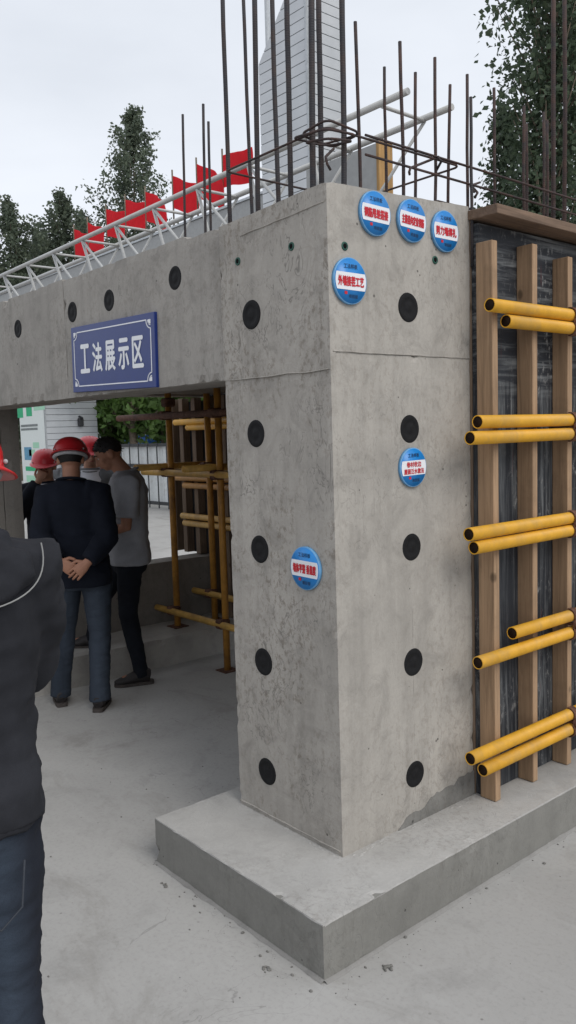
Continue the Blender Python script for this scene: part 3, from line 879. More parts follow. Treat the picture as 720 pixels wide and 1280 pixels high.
for sx_ in (-1, 1):
    for sz_ in (-1, 1):
        cx_, cz_ = sx_*iw, sz_*ih
        for (ra, wd) in ((nt_, lw_), (nt_*.62, lw_*.8)):
            pts = [Vector((cx_-sx_*ra*math.cos(t*PI/2/6), -.0128, cz_-sz_*ra*math.sin(t*PI/2/6))) for t in range(7)]
            for i in range(6):
                d = pts[i+1]-pts[i]; fr.obox((pts[i]+pts[i+1])/2, d*1.1, (0, .001, 0), d.normalized().cross(Vector((0, 1, 0)))*wd)
        fr.obox((cx_-sx_*.008, -.0128, cz_-sz_*.008), (.018, 0, 0), (0, .001, 0), (0, 0, .018))
obj('border', TT(fr), 'sign_white', np_, local=True)
for i, ch in enumerate('工法展示区'):
    x = (i-2)*.122
    obj('character', TT(shift(text_mb(ch, .088, .128, .026), x, -.0133, 0)), 'sign_white', np_, local=True)

# ================================================================== far side of the yard
def clad_pillar(name, label, x0, x1, y0, y1, z1, pitch=.165, cut=None, group=None):
    t = thing(name, label, 'pillar', ((x0+x1)/2, (y0+y1)/2, 0), group=group)
    N = int(z1/pitch)
    # folded cladding: each course is a shallow lapped board
    courses = MB(); seams = MB()
    for i in range(N):
        za, zb = i*pitch, (i+1)*pitch-.014
        xa = x0
        if cut and zb > cut[0]:
            xa = x0+(zb-cut[0])*cut[1]
        if xa > x1-.1:
            break
        if cut and zb > cut[0]:
            xb = x0+max(0, za-cut[0])*cut[1]
            courses.add([(x, y, z) for x, z in ((xb, za), (x1, za), (x1, zb), (xa, zb)) for y in (y0, y1)], [(0, 1, 3, 2), (2, 3, 5, 4), (4, 5, 7, 6), (6, 7, 1, 0), (0, 2, 4, 6), (1, 7, 5, 3)])
        else:
            courses.box(xa, x1, y0, y1, za, zb)
    for i in range(N):
        z = (i+1)*pitch-.014; xa = x0
        if cut and z > cut[0]:
            xa = x0+(z-cut[0])*cut[1]+.02
        if xa > x1-.1:
            break
        seams.box(xa+.012, x1-.012, y0+.012, y1-.012, z-.002, z+.016)
    obj('cladding_boards', courses, 'cladding', t)['kind'] = 'stuff'
    obj('board_joints', seams, 'seam_dark', t)['kind'] = 'stuff'
    tm = MB(); zt = min(z1, 30)
    tm.box(x1-.03, x1+.012, y0-.012, y0+.03, 0, zt if not cut else cut[0]+1.1)
    obj('corner_trim', tm, 'galvanised', t)
    return t
gate_g = 'clad pillars of the site gate'
pR = clad_pillar('gate_pillar', 'tall white clad gate pillar with slanted shoulder behind the rebars', -9.53, -8.289, 7.5, 8.30, 11.5, .165, (7.92, .91), gate_g)
pL = clad_pillar('gate_pillar', 'white clad gate pillar with green poster seen through the opening', -20.6, -18.98, 7.5, 9.02, 5.19, .165, None, gate_g)
cb = thing('gate_crossbeam', 'grey gate crossbeam carrying the row of red flags', 'beam', (-14, 7.7, 5.2))
obj('beam_box', MB().box(-22, -9.55, 7.55, 8.15, 5.2, 5.80, .01), 'crossbeam_grey', cb)
obj('cap_flashing', MB().box(-22.02, -9.54, 7.52, 8.18, 5.80, 5.84), 'galvanised', cb)
# poster on the gate pillar
po = thing('poster', 'tall white and green printed poster on the gate pillar', 'poster', (-19.6, 7.46, 0))
def prect(nm, x0, z0, x1, z1, m, d):
    obj(nm, MB().box(x0, x1, 7.48-d, 7.482-d, z0, z1), m, po)
a = at(24, 500, 'y', 7.48); b_ = at(56, 620, 'y', 7.48)
prect('sheet', -20.6, .3, -18.985, 4.2, 'poster_white', 0)
def pp(nm, p0, p1, m, d=.004):
    a = at(*p0, 'y', 7.48-d); b_ = at(*p1, 'y', 7.48-d); prect(nm, min(a.x, b_.x), min(a.z, b_.z), max(a.x, b_.x), max(a.z, b_.z), m, d)
pp('green_block', (20, 487), (29, 522), 'poster_green'); pp('green_block', (32, 503), (40, 520), 'poster_green'); pp('pale_block', (41, 495), (56, 512), 'poster_pale_green')
for y in (532, 536.5):
    pp('print_line', (26, y-.8), (47, y+.8), 'print_grey')
pp('blue_print', (30, 559), (40, 575), 'poster_blue'); pp('blue_print', (36, 562), (44, 570), 'poster_pale_green'); pp('tan_print', (41, 553), (49, 560), 'poster_pale_green')
pp('green_bar', (32, 583), (47, 589), 'poster_green'); pp('pale_bar', (33, 594), (47, 603), 'poster_pale_green')
# lamp on the pillar side
lp = MB().box(-18.97, -18.85, 8.42, 8.56, 1.98, 2.2, .02); lp.path([(-18.98, 8.49, 2.25), (-18.8, 8.49, 2.2)], .03, 6)
tag(obj('wall_lamp', lp, 'fence_black'), 'small dark wall lamp on the white pillar side', 'lamp')

# flags on the crossbeam
FL = [((277, 185), 'red flag beside the tallest rebars, rightmost of the row'), ((245, 205), 'red flag second from the right, crossed by two thin rebars'), ((215, 220), 'red flag third from the right, crossed by one thin rebar'),
      ((181, 240), 'red flag fourth from the right, above the far end of the nameplate'), ((156, 250), 'red flag in the middle, between two overlapping neighbours in front of the tall poplar'), ((132, 262), 'red flag third from the left, above the second rubber plug'),
      ((109, 278), 'red flag second from the left, overlapping the last one'), ((92, 287), 'red flag at the far left end of the row')]
for i, ((px, py), lab) in enumerate(FL):
    p = at(px, py, 'y', 7.9); p.z -= .14 if i == 0 else 0
    t = thing('red_flag', lab, 'flag', (p.x, 7.9, 5.84), 0, 'red flags along the gate crossbeam')
    obj('pole', MB().path([(0, 0, 0), (.01, 0, p.z-5.84+.12)], .018, 7), 'bark', t, local=True)
    W2, H2 = (.88, .60) if i == 0 else (.92, .66) if i < 3 else (.80, .62)
    nx, nz = 18, 10; ph = random.random()*6; droop = [.10, .46, .42, .34, .26, .24, .34, .28][i]
    vs = []
    for a_ in range(nx+1):
        for c_ in range(nz+1):
            u, v = a_/nx, c_/nz
            yy = .06*u*math.sin(ph+u*6+v*1.3)+.015*u*math.sin(ph*2+u*17-v*3)
            vs.append((.02+u*W2*(1-.05*v*v)+.03*math.sin(v*5+ph)*u, yy, p.z-5.84-v*H2*(1-.12*u*math.sin(ph)**2)-droop*u+.04*u*math.sin(ph+u*6)))
    fs = [(a_*(nz+1)+c_, a_*(nz+1)+c_+1, (a_+1)*(nz+1)+c_+1, (a_+1)*(nz+1)+c_) for a_ in range(nx) for c_ in range(nz)]
    vs2 = [(x, y+.006, z) for x, y, z in vs]; n0 = len(vs)
    obj('cloth', MB().add(vs, fs, True).add(vs2, [tuple(reversed(f)) for f in fs], True), 'flag_red', t, local=True)

# gate fence
gf = thing('gate_fence', 'white sheet gate with dark bars and rails across the yard', 'fence', (-14, 7.9, 0))
for i in range(14):
    x0 = -18.9+i*.72
    obj('sheet_panel', MB().box(x0, x0+.70, 7.93, 7.95, .12, 1.42), 'fence_white', gf)
for z in (1.45, .98, .14):
    obj('rail', MB().box(-18.92, -8.85, 7.86, 7.925, z-.035, z+.035), 'fence_black', gf)
bm0 = None
for i in range(25):
    x = -18.85+.405*i
    o = obj('bar', MB().box(x-.018, x+.018, 7.845, 7.859, .03, 1.5), 'fence_black', gf)
for x in (-18.9, -16.9, -13.0, -10.9, -8.95):
    obj('post', MB().box(x-.05, x+.05, 7.955, 8.03, 0, 1.62), 'fence_black', gf)
# blue containers and grey hoarding behind the gate
for (p0, p1, lab) in (((153, 546), (164, 566), 'blue site bin left of the bare trunk behind the gate'), ((169, 544), (186, 566), 'blue site bin right of the bare trunk behind the gate')):
    a = at(*p0, 'y', 12); b_ = at(*p1, 'y', 12)
    t = thing('site_bin', lab, 'bin', ((a.x+b_.x)/2, 12.3, 0), group='blue bins behind the gate')
    obj('body', MB().box(min(a.x, b_.x), max(a.x, b_.x), 12, 12.6, 0, a.z-.06, .02), 'blue_tarp', t)
    obj('lid', MB().box(min(a.x, b_.x)-.03, max(a.x, b_.x)+.03, 11.97, 12.63, a.z-.057, a.z, .01), 'blue_tarp', t)
hb = thing('site_hoarding', 'low grey corrugated hoarding far behind the gate', 'fence', (-20, 14, 0))
for i in range(18):
    obj('panel', MB().box(-32+i*1.2, -30.82+i*1.2, 14, 14.04, 0, 1.9), 'galvanised', hb)

# lamp post behind, seen between the tall rebars
a = at(335, 50, 'y', 14)
lpost = thing('lamp_post', 'pale slim pole rising behind the slanted gate pillar', 'pole', (a.x, 14, 0))
obj('shaft', MB().path([(a.x, 14, 0), (a.x, 14, a.z+3)], [.10, .07], 8), 'galvanised', lpost)
obj('base_flange', MB().lathe([(.2, 0), (.2, .03), (.12, .05)], 10, (a.x, 14, 0)), 'galvanised', lpost)

# ------------------------------------------------------------------ trees
def leaf(vs, fs, c, s):
    a = Vector((random.gauss(0, 1), random.gauss(0, 1), random.gauss(0, 1))).normalized()
    b_ = a.cross(Vector((random.gauss(0, 1), random.gauss(0, 1), random.gauss(0, 1)))).normalized()
    o = len(vs); c = Vector(c); n = a.cross(b_)*s*.12
    vs += [c-a*s*.62, c+b_*s*.42-a*s*.08+n, c+a*s*.62, c-b_*s*.42-a*s*.08+n]
    fs.append((o, o+1, o+2, o+3))


def tree(name, label, base, H, crown, nleaf, lsize, lmat, rt=.12, nbr=26, group='trees beyond the site gate', trunk_to=.95, lean=(0, 0), up=.9, clump=.5):
    """crown(t) -> radius at height fraction t"""
    base = Vector(base); t = thing(name, label, 'tree', base, 0, group)
    def ax(f):
        return Vector((lean[0]*f+.02*H*noise.noise(Vector((base.x, f*2.2, 0))), lean[1]*f+.02*H*noise.noise(Vector((f*2.2, base.y, 4))), H*f))
    mb = MB(); fr_ = [i/10*trunk_to for i in range(11)]
    mb.path([ax(f) for f in fr_], [max(.012, rt*(1-f)) for f in fr_], 7)
    obj('trunk', mb, 'bark', t, local=True)
    br = MB(); vs = []; fs = []
    tips = []
    f0 = min(f for f in [i/50 for i in range(51)] if crown(f) > 0)
    for i in range(nbr):
        f = f0+(1-f0)*(i+random.random())/nbr*.97; r = crown(min(1, f+.03))*(.55+.5*random.random())
        th = i*2.4+random.random(); p = ax(max(.05, f-.06*up))
        tip = ax(min(.99, f))+Vector((math.cos(th)*r, math.sin(th)*r, up*r*.5))
        mid = p.lerp(tip, .5)+Vector((0, 0, -.06*r))
        br.path([p, mid, tip], [rt*.22*(1-f)+.008, rt*.13*(1-f)+.006, .004], 4)
        for k_ in range(4):
            s_ = .35+.65*k_/3; tips.append((p.lerp(tip, s_) if s_ > .5 else p.lerp(mid, s_*2), r))
            for q in range(2):
                d = Vector((random.gauss(0, 1), random.gauss(0, 1), random.gauss(.3, .8)))*r*.22
                tips.append((p.lerp(tip, s_)+d, r))
    obj('branch', br, 'bark', t, local=True)
    for i in range(nleaf):
        c, r = random.choice(tips); s_ = max(.12, r*clump*.36)
        G = lambda k_: max(-1.45, min(1.45, random.gauss(0, 1)))*k_
        leaf(vs, fs, c+Vector((G(s_), G(s_), G(s_*1.15))), lsize*(.6+.7*random.random()))
    m2 = MB(); m2.v = vs; m2.f = fs; m2.sm = [False]*len(fs)
    o = obj('crown', m2, lmat, t, local=True); o['kind'] = 'stuff'
    return t


def poplar(w_, f0=.12, bulge=.4):
    def c(f):
        if f < f0:
            return 0
        g_ = (f-f0)/(1-f0)
        return w_*(.25+.75*math.sin(PI*min(1, (g_/bulge)*.5)) if g_ < bulge else 1-.9*((g_-bulge)/(1-bulge))**1.2)
    return c


for (px, py, D, wd, nl, lab) in ((160, 122, 34, 1.75, 7500, 'tallest slim poplar behind the red flags'), (78, 232, 34, 1.75, 6500, 'dark slim poplar left of the tallest one'), (104, 254, 36, 1.1, 3200, 'thin poplar squeezed between the tallest poplar and the dark one'),
                           (48, 282, 36, 1.5, 5000, 'short poplar at the left end of the truss'), (8, 240, 33, 1.3, 5000, 'poplar cut off by the left edge of the photo'), (26, 318, 38, 1.5, 7000, 'lowest poplar between the left edge and the short one'),
                           (196, 300, 37, 1.3, 2600, 'poplar top hidden behind the middle flags'), (128, 300, 38, 1.5, 3000, 'low poplar behind the far left flags'),
        (64, 290, 39, 1.5, 4200, 'low poplar between the dark one and the short one'), (150, 285, 40, 1.7, 4200, 'low poplar at the foot of the tallest one'), (-14, 300, 36, 1.6, 4200, 'poplar just inside the left edge, behind the cut-off one')):
    p = atd(px, py, D); bx, by = p.x, p.y
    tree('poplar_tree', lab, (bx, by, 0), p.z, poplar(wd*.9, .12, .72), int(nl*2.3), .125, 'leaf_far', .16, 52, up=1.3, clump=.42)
# the big one at the right and its small neighbour
p = atd(690, 60, 12.2)
def bigc(f):
    return 0 if f < .10 else .26+1.15*(f-.10) if f < .7 else .95*max(.1, max(0., 1-(f-.7)/.3)**.6)
tree('broad_tree', 'big dark leafy poplar filling the upper right corner', (p.x, p.y, 0), 12.5, bigc, 26000, .082, 'leaf_dark', .15, 170, up=1.1, clump=.6)
p = atd(628, 118, 13.5)
tree('broad_tree', 'smaller leafy tree left of the big corner poplar', (p.x, p.y, 0), p.z, poplar(.5, .2, .6), 6500, .075, 'leaf_dark', .10, 46, up=.8, clump=.5)
p = atd(745, 60, 15)
tree('broad_tree', 'leafy tree at the right edge behind the big corner poplar', (p.x, p.y, 0), 11.5, bigc, 17000, .082, 'leaf_dark', .15, 60)
# low greenery seen under the beam
for (px, D, H, wd, lab) in ((165, 23, 6.2, 2.2, 'round green tree with bare pale trunk seen under the beam'), (135, 25, 5.5, 2.0, 'round green tree left of the bare trunk under the beam'), (205, 25, 5.6, 2.0, 'round green tree partly hidden by the scaffold upright'), (240, 27, 5.5, 2.1, 'round green tree behind the rear formwork')):
    p = atd(px, 540, D)
    tree('green_tree', lab, (p.x, p.y, 0), H, poplar(wd, .28, .45), 3600, .2, 'leaf_green', .16, 30, trunk_to=.9)

# far tree belt so the horizon is closed on every side
vs, fs = [], []
for i in range(16000):
    th = random.random()*2*PI; D = 70+random.random()*25; h = 5+3*noise.noise(Vector((math.cos(th)*9, math.sin(th)*9, 0)))
    if -2.4 < (math.atan2(math.sin(th-2.44), math.cos(th-2.44))) < 2.4:
        leaf(vs, fs, (D*math.cos(th), D*math.sin(th), abs(random.gauss(0, .5))*h), 1.1)
m2 = MB(); m2.v = vs; m2.f = fs; m2.sm = [False]*len(fs)
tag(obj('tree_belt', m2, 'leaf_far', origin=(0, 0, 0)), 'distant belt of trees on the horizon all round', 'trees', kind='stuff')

# ------------------------------------------------------------------ bits on the floor
vs = MB()
for i in range(70):
    t = random.random()
    if i % 3:
        x = .245+abs(random.gauss(0, .05)); y = -.33+1.9*random.random()
    else:
        x = -.72+.97*random.random(); y = -.32-abs(random.gauss(0, .04))
    s_ = .0012+.004*random.random()**3
    vs.ell((x, y, s_*.3), (s_*1.4, s_*(.7+random.random()), s_*.8), 6, 4)
for i in range(120):
    s_ = .0012+.003*random.random()**3
    vs.ell((random.uniform(-2.2, 1.8), random.uniform(-1.2, .0) if i % 2 else random.uniform(-.6, 1.6), s_*.3), (s_*1.4, s_, s_*.7), 6, 4)
tag(obj('floor_grit', vs, 'mortar', origin=(0, 0, 0)), 'scattered mortar grit and crumbs on the yard floor', 'grit', kind='stuff')
for (px, py, s_, lab) in ((484, 1210, .016, 'brown mortar lump on the floor right of the footing corner'), (334, 1211, .014, 'grey mortar lump on the floor left of the footing corner'), (204, 1108, .014, 'flat mortar lump near the left end of the footing')):
    p = at(px, py, 'z', 0); mb = MB()
    for i in range(8):
        mb.ell((p.x+random.gauss(0, s_*.6), p.y+random.gauss(0, s_*.6), s_*.15), (s_*.5*random.uniform(.5, 1.1), s_*.4*random.uniform(.5, 1.1), s_*.3), 7, 5)
    tag(obj('mortar_lump', solid(mb, .003, 1), 'mortar'), lab, 'lump', 'mortar lumps on the floor')

#PEOPLE#
# ================================================================== people
def wrinkle(mb, amp, fx=9., fz=16., seed=0., zlo=None):
    out = []
    for v in mb.v:
        a = noise.noise(Vector((v.x*fx+seed, v.y*fx, v.z*fz)))
        b_ = noise.noise(Vector((v.x*fx*2.3, v.y*fx*2.3+seed, v.z*fz*.6)))
        r_ = 1-abs(a)*2.2
        d = Vector((v.x, v.y-.0, 0)); d = d.normalized() if d.length > 1e-6 else d
        nv = Vector((noise.noise(v*14+Vector((seed, 0, 0))), noise.noise(v*14+Vector((0, seed, 7))), noise.noise(v*14+Vector((3, 0, seed)))))
        out.append(v+d*(amp*(r_*.6+b_*.6))+nv*amp*.7)
    mb.v = out
    return mb


def torso(mb, secs, n=20):
    """secs: (z, y, rx, ry[, x]) stacked ellipses"""
    vs = []
    for s_ in secs:
        z, y, rx, ry = s_[:4]; x = s_[4] if len(s_) > 4 else 0
        for j in range(n):
            th = 2*PI*j/n; c, s = math.cos(th), math.sin(th)
            e = .82
            vs.append((x+rx*math.copysign(abs(c)**e, c), y+ry*math.copysign(abs(s)**e, s), z))
    fs = []
    for i in range(len(secs)-1):
        for j in range(n):
            k2 = (j+1) % n; fs.append((i*n+j, i*n+k2, (i+1)*n+k2, (i+1)*n+j))
    fs.append(tuple(reversed(range(n)))); fs.append(tuple(range((len(secs)-1)*n, len(secs)*n)))
    return mb.add(vs, fs, True)


def hand(mb, wr, d, nrm, thumb, curl=.5, s=1.):
    """palm, four separate bent fingers and a thumb; d along the fingers, nrm out of the palm, thumb towards the thumb side"""
    wr, d, nrm, thumb = Vector(wr), Vector(d).normalized(), Vector(nrm).normalized(), Vector(thumb).normalized()
    nrm = (nrm-d*nrm.dot(d)).normalized(); th = (thumb-d*thumb.dot(d)-nrm*thumb.dot(nrm)).normalized()
    pal = MB(); pal.path([wr-d*.02*s, wr+d*.01*s, wr+d*.04*s, wr+d*.075*s, wr+d*.092*s], [(.027*s, .02*s), (.029*s, .019*s), (.038*s, .017*s), (.041*s, .015*s), (.036*s, .011*s)], 12, ref=th)
    out = solid(pal, .004*s, 2); mb.add(out.v, out.f, True)
    for i, L in enumerate((.070, .080, .075, .058)):
        p = wr+d*(.084-.004*abs(i-1.3))*s+th*(.031-.0205*i)*s; pts = [p-d*.014*s]; a = .15*curl; q = p; pts.append(p)
        for k_, fr_ in enumerate((.45, .32, .23)):
            a += curl*(.55+.25*k_)*(1+.10*i); dd = d*math.cos(a)+nrm*math.sin(a)+th*(.10-.07*i)*(1-curl*.4)
            q = q+dd.normalized()*L*fr_*s; pts.append(q)
        mb.path(pts, [.0088*s, .0092*s, .0086*s, .0076*s, .0052*s], 8)
    p = wr+d*.022*s+th*.024*s; q1 = p+(th*.75+d*.55+nrm*.25)*.034*s; q2 = q1+(d*.85+th*.25+nrm*.35*curl)*.030*s; q3 = q2+(d*.9+nrm*.4*curl)*.024*s
    mb.path([p-th*.01*s, p, q1, q2, q3], [.012*s, .0125*s, .011*s, .0095*s, .006*s], 8)


def helmet(parent, M, mat, s=1., name='helmet'):
    """hard hat: dome, ribs, brim with a visor"""
    prof = [(0, .112), (.03, .1105), (.058, .104), (.083, .090), (.102, .066), (.113, .036), (.1165, .008), (.1185, 0), (.132, -.006), (.1335, -.010), (.130, -.0125), (.116, -.007), (.110, -.003), (.106, .02)]
    mb = MB().lathe(prof[::-1], 36); out = []
    for v in mb.v:
        r = math.hypot(v.x, v.y); y = v.y*1.17
        if v.z < .001 and r > .119 and v.y > 0:
            y += .034*max(0, v.y/r)**2*(r-.119)/.014; v = Vector((v.x, v.y, v.z-.012*max(0, v.y/r)**2))
        out.append(M @ (Vector((v.x, y, v.z))*s))
    mb.v = out
    for off in (-.028, 0, .028):
        pts = []
        for i in range(15):
            t = -1.15+2.3*i/14; rr = .118; zz = .113*math.cos(t*1.12); yy = .1365*math.sin(t*1.0)
            sc_ = 1-abs(off)*3.0
            pts.append(M @ (Vector((off, yy*.93*(1-.6*abs(off)), zz*(1-abs(off)*1.2)-.001))*s))
        mb.path(pts, [.004*s]+[.0065*s]*13+[.004*s], 6)
    h = obj(name, mb, mat, parent, local=True)
    bd = MB(); pts = [M @ (Vector((.104*math.cos(2*PI*i/28), .121*math.sin(2*PI*i/28), -.018))*s) for i in range(28)]
    bd.path(pts, (.014*s), 6, closed=True)
    obj('head_band', bd, 'helmet_band', h, local=True)
    for sx_ in (-1, 1):
        for yy in (-.09, .09):
            k_ = MB().ell(M @ (Vector((sx_*.093, yy*1.0, .012))*s), (.006*s, .006*s, .006*s), 8, 5)
            obj('rivet', k_, 'helmet_band', h, local=True)
    return h


def person(label, loc, rotz, s, arms, top, legs=None, head=(0, 0, 0), helm=None, hair=False, skin='skin', trousers='jeans_blue', tuck=.86, sleeve=1., fat=1.,
           inner=None, vox=.011, amp=.006, seed=0., hands=(None, None), hoodie=False, cuff=True, shoes='shoe_dark', hem=.80, body_lean=0., sway=0.):
    """arms: two (shoulder, elbow, wrist) triples, right (+x) first; facing +y"""
    t = thing('person', label, 'person', loc, rotz, 'men standing round the concrete display')
    V = lambda p: Vector(p)*s
    L = lambda p: Vector((p[0]+sway*max(0, p[2]-.9), p[1]+body_lean*max(0, p[2]-.9), p[2]))      # bend forward from the hips
    if legs is None:
        legs = (((.095, 0, .90), (.10, .015, .49), (.105, -.02, .09), (.10, .11, .02)), ((-.095, 0, .90), (-.10, .015, .49), (-.105, -.02, .09), (-.12, .11, .02)))
    nb = L((0, -.005, 1.44)); piv = L((0, .015, 1.52))
    Rh = Euler((-head[0], 0, head[1]), 'XYZ').to_matrix()
    hd = lambda p: piv+Vector((0, head[2], 0))+Rh @ (Vector(p)-Vector((0, 0, 1.52)))
    # ---- body: one continuous surface
    b = MB()
    torso(b, [(z*s, (y+body_lean*max(0, z-.9))*s, rx*s, ry*s, sway*max(0, z-.9)*s) for z, y, rx, ry in ((.82, 0, .13, .095), (.90, 0, .155, .105), (1.0, 0, .14, .098), (1.1, 0, .138, .095), (1.22, 0, .15, .10), (1.33, -.005, .165, .10), (1.40, -.01, .14, .085), (1.45, -.01, .075, .065))])
    b.path([V(L((0, -.015, 1.38))), V(nb), V(hd((0, .005, 1.56)))], [.062*s, .057*s, .054*s], 14)
    for sh, el, wr in arms:
        sh, el, wr = L(sh), L(el), L(wr)
        b.path([V(Vector(sh)*.55+Vector((0, 0, 1.38))*.45), V(sh), V(Vector(sh).lerp(Vector(el), .5)), V(el), V(Vector(el).lerp(Vector(wr), .35)), V(wr)], [.06*s, .056*s, .046*s, .038*s, .039*s, .026*s], 12)
    for hp, kn, an, to in legs:
        b.path([V(hp), V(Vector(hp).lerp(Vector(kn), .5)), V(kn), V(Vector(kn).lerp(Vector(an), .3)), V(an)], [.082*s, .068*s, .05*s, .052*s, .036*s], 12)
        b.path([V((an[0], an[1], an[2]-.03)), V((to[0], to[1], to[2]+.02))], [.038*s, .03*s], 10)
    hM = Rh
    b.ell(V(hd((0, .005, 1.615))), (.074*s, .093*s, .086*s), 18, 12, hM)
    b.ell(V(hd((0, .040, 1.555))), (.056*s, .055*s, .060*s), 16, 10, hM)
    b.ell(V(hd((0, .060, 1.517))), (.028*s, .025*s, .020*s), 12, 8, hM)           # chin
    b.path([V(hd((0, .088, 1.612))), V(hd((0, .105, 1.580))), V(hd((0, .113, 1.566))), V(hd((0, .092, 1.556)))], [.010*s, .012*s, .016*s, .012*s], 8)  # nose
    b.path([V(hd((-.045, .078, 1.622))), V(hd((0, .093, 1.622))), V(hd((.045, .078, 1.622)))], .012*s, 8)   # brow
    b.path([V(hd((-.024, .085, 1.536))), V(hd((0, .094, 1.537))), V(hd((.024, .085, 1.536)))], .009*s, 8)
    for sx_ in (-1, 1):
        b.ell(V(hd((sx_*.076, -.002, 1.585))), (.011*s, .021*s, .031*s), 10, 8, hM)
        b.ell(V(hd((sx_*.043, .062, 1.578))), (.022*s, .022*s, .022*s), 10, 8, hM)
    b = solid(b, .0085*s, 3)
    for (sh, el, wr), hspec in zip(arms, hands):
        e_, w__ = L(el), L(wr); d = (Vector(w__)-Vector(e_)).normalized()
        if hspec:
            hand(b, V(w__), *hspec[:3], curl=hspec[3], s=s)
        else:
            hand(b, V(w__), d, (-1 if sh[0] > 0 else 1, .2, 0), (0, 1, .1), .5, s)
    obj('body', b, skin, t, local=True)
    # ---- face details
    for sx_ in (-1, 1):
        obj('eye', MB().ell(V(hd((sx_*.031, .083, 1.600))), (.012*s, .008*s, .006*s), 10, 6, hM), 'eye_white', t, local=True)
        obj('pupil', MB().ell(V(hd((sx_*.031, .0895, 1.600))), (.0055*s, .003*s, .0055*s), 8, 5, hM), 'hair', t, local=True)
        obj('eyebrow', MB().path([V(hd((sx_*.014, .1005, 1.624))), V(hd((sx_*.032, .0975, 1.629))), V(hd((sx_*.052, .083, 1.622)))], [.003*s, .0045*s, .002*s], 6), 'hair', t, local=True)
    obj('mouth', MB().path([V(hd((-.022, .0935, 1.5365))), V(hd((0, .1045, 1.5365))), V(hd((.022, .0935, 1.5365)))], [.002*s, .0045*s, .002*s], 6), 'lip', t, local=True)
    # ---- hair
    if hair:
        h = MB(); N = 22; m = 12; vs = []; fs = []
        for i in range(m+1):
            ph = PI*.62*i/m
            for j in range(N):
                th = 2*PI*j/N; back = .5-.5*math.sin(th)
                pe = (i/m)*math.radians(58+62*back**.8+7*noise.noise(Vector((math.cos(th)*5, math.sin(th)*5, 2))))
                rr = 1.07+.05*noise.noise(Vector((math.cos(th)*3, math.sin(th)*3, ph*4)))+.05*(1-i/m)-.075*(i/m)**3
                vs.append(V(hd((0, .003, 1.613)))+hM @ (Vector((.074*math.sin(pe)*math.cos(th)*rr, .093*math.sin(pe)*math.sin(th)*rr, .088*math.cos(pe)*rr))*s))
        for i in range(m):
            for j in range(N):
                k2 = (j+1) % N; fs.append((i*N+j, (i+1)*N+j, (i+1)*N+k2, i*N+k2))
        h.add(vs, fs, True)
        for i in range(240):
            v = random.choice(vs); h.path([v, v+(v-V(hd((0, .0, 1.60)))).normalized()*.010*s+Vector((random.gauss(0, .004), random.gauss(0, .004), -.004))], [.0028*s, .001*s], 4, caps=False)
        obj('hair', h, 'hair', t, local=True)
    elif helm:
        h = MB(); N = 20
        vs = []; fs = []
        for i in range(5):
            z = 1.625-.012*i-.012*(i == 4)
            for j in range(N):
                th = PI*1.02+PI*.96*j/(N-1); rr = 1.06-.03*(i > 2)
                zc = max(-.98, min(.98, (z-1.615)/.086)); k_ = math.sqrt(1-zc*zc)
                vs.append(V(hd((.076*k_*math.cos(th)*rr, .005+.095*k_*math.sin(th)*rr, z))))
        for i in range(4):
            for j in range(N-1):
                fs.append((i*N+j, i*N+j+1, (i+1)*N+j+1, (i+1)*N+j))
        obj('hair', h.add(vs, fs, True), 'hair', t, local=True)
    if helm:
        M4 = Matrix.Translation(V(hd((0, .008, 1.628)))) @ (Rh.to_4x4() @ Matrix.Rotation(-.06, 4, 'X'))
        helmet(t, M4, helm, s*.94)
    # ---- trousers
    tr_ = MB()
    torso(tr_, [(z*s, y*s, rx*s, ry*s) for z, y, rx, ry in ((.78, 0, .150, .105), (.86, -.01, .172*fat, .122), (.93, -.005, .160*fat, .110), (.97, 0, .140*fat, .09))])
    for hp, kn, an, to in legs:
        a_ = Vector(an)+Vector((0, 0, -.035))
        tr_.path([V(Vector(hp)+Vector((0, 0, -.02))), V(Vector(hp).lerp(Vector(kn), .45)), V(kn), V(Vector(kn).lerp(Vector(an), .45)), V(Vector(kn).lerp(Vector(an), .8)), V(a_)], [.102*s, .090*s, .071*s, .068*s, .064*s, .069*s] if trousers != 'trousers_black' else [.094*s, .082*s, .064*s, .058*s, .05*s, .05*s], 14)
    tr_ = wrinkle(wrinkle(solid(tr_, .009*s, 3), amp*.9, 8, 26, seed+3), amp*.28, 8, 34, seed+11)
    tro = obj('trousers', tr_, trousers, t, local=True)
    # ---- shoes
    for hp, kn, an, to in legs:
        d = Vector((to[0]-an[0], to[1]-an[1], 0)).normalized(); z0 = an[2]-.09
        A = Vector((an[0], an[1], 0))
        up = MB(); P = lambda f, z: V(A+d*f+Vector((0, 0, z0+z)))
        up.path([P(-.058, .052), P(-.02, .062), P(.04, .056), P(.10, .042), P(.155, .033), P(.185, .03)], [(.034*s, .042*s), (.040*s, .05*s), (.042*s, .042*s), (.046*s, .032*s), (.040*s, .022*s), (.016*s, .012*s)], 14, ref=(-d.y, d.x, 0))
        up.path([P(-.02, .05), P(-.02, .105)], [.045*s, .042*s], 12)
        sh = obj('shoe', solid(up, .006*s, 3), shoes, t, local=True)
        so_ = MB(); ring = [(-.082, .018), (-.074, .032), (-.03, .039), (.03, .041), (.10, .046), (.15, .040), (.182, .020), (.187, 0)]
        out = [(f, w) for f, w in ring]+[(f, -w) for f, w in ring[::-1][1:]]
        n = len(out); q = Vector((-d.y, d.x, 0))
        vs = [V(A+d*f+q*w+Vector((0, 0, z0+.0005))) for f, w in out]+[V(A+d*f+q*w+Vector((0, 0, z0+.022))) for f, w in out]
        so_.add(vs, [tuple(reversed(range(n))), tuple(range(n, 2*n))]+[(i, (i+1) % n, n+(i+1) % n, n+i) for i in range(n)])
        obj('sole', so_, 'sole', sh, local=True)
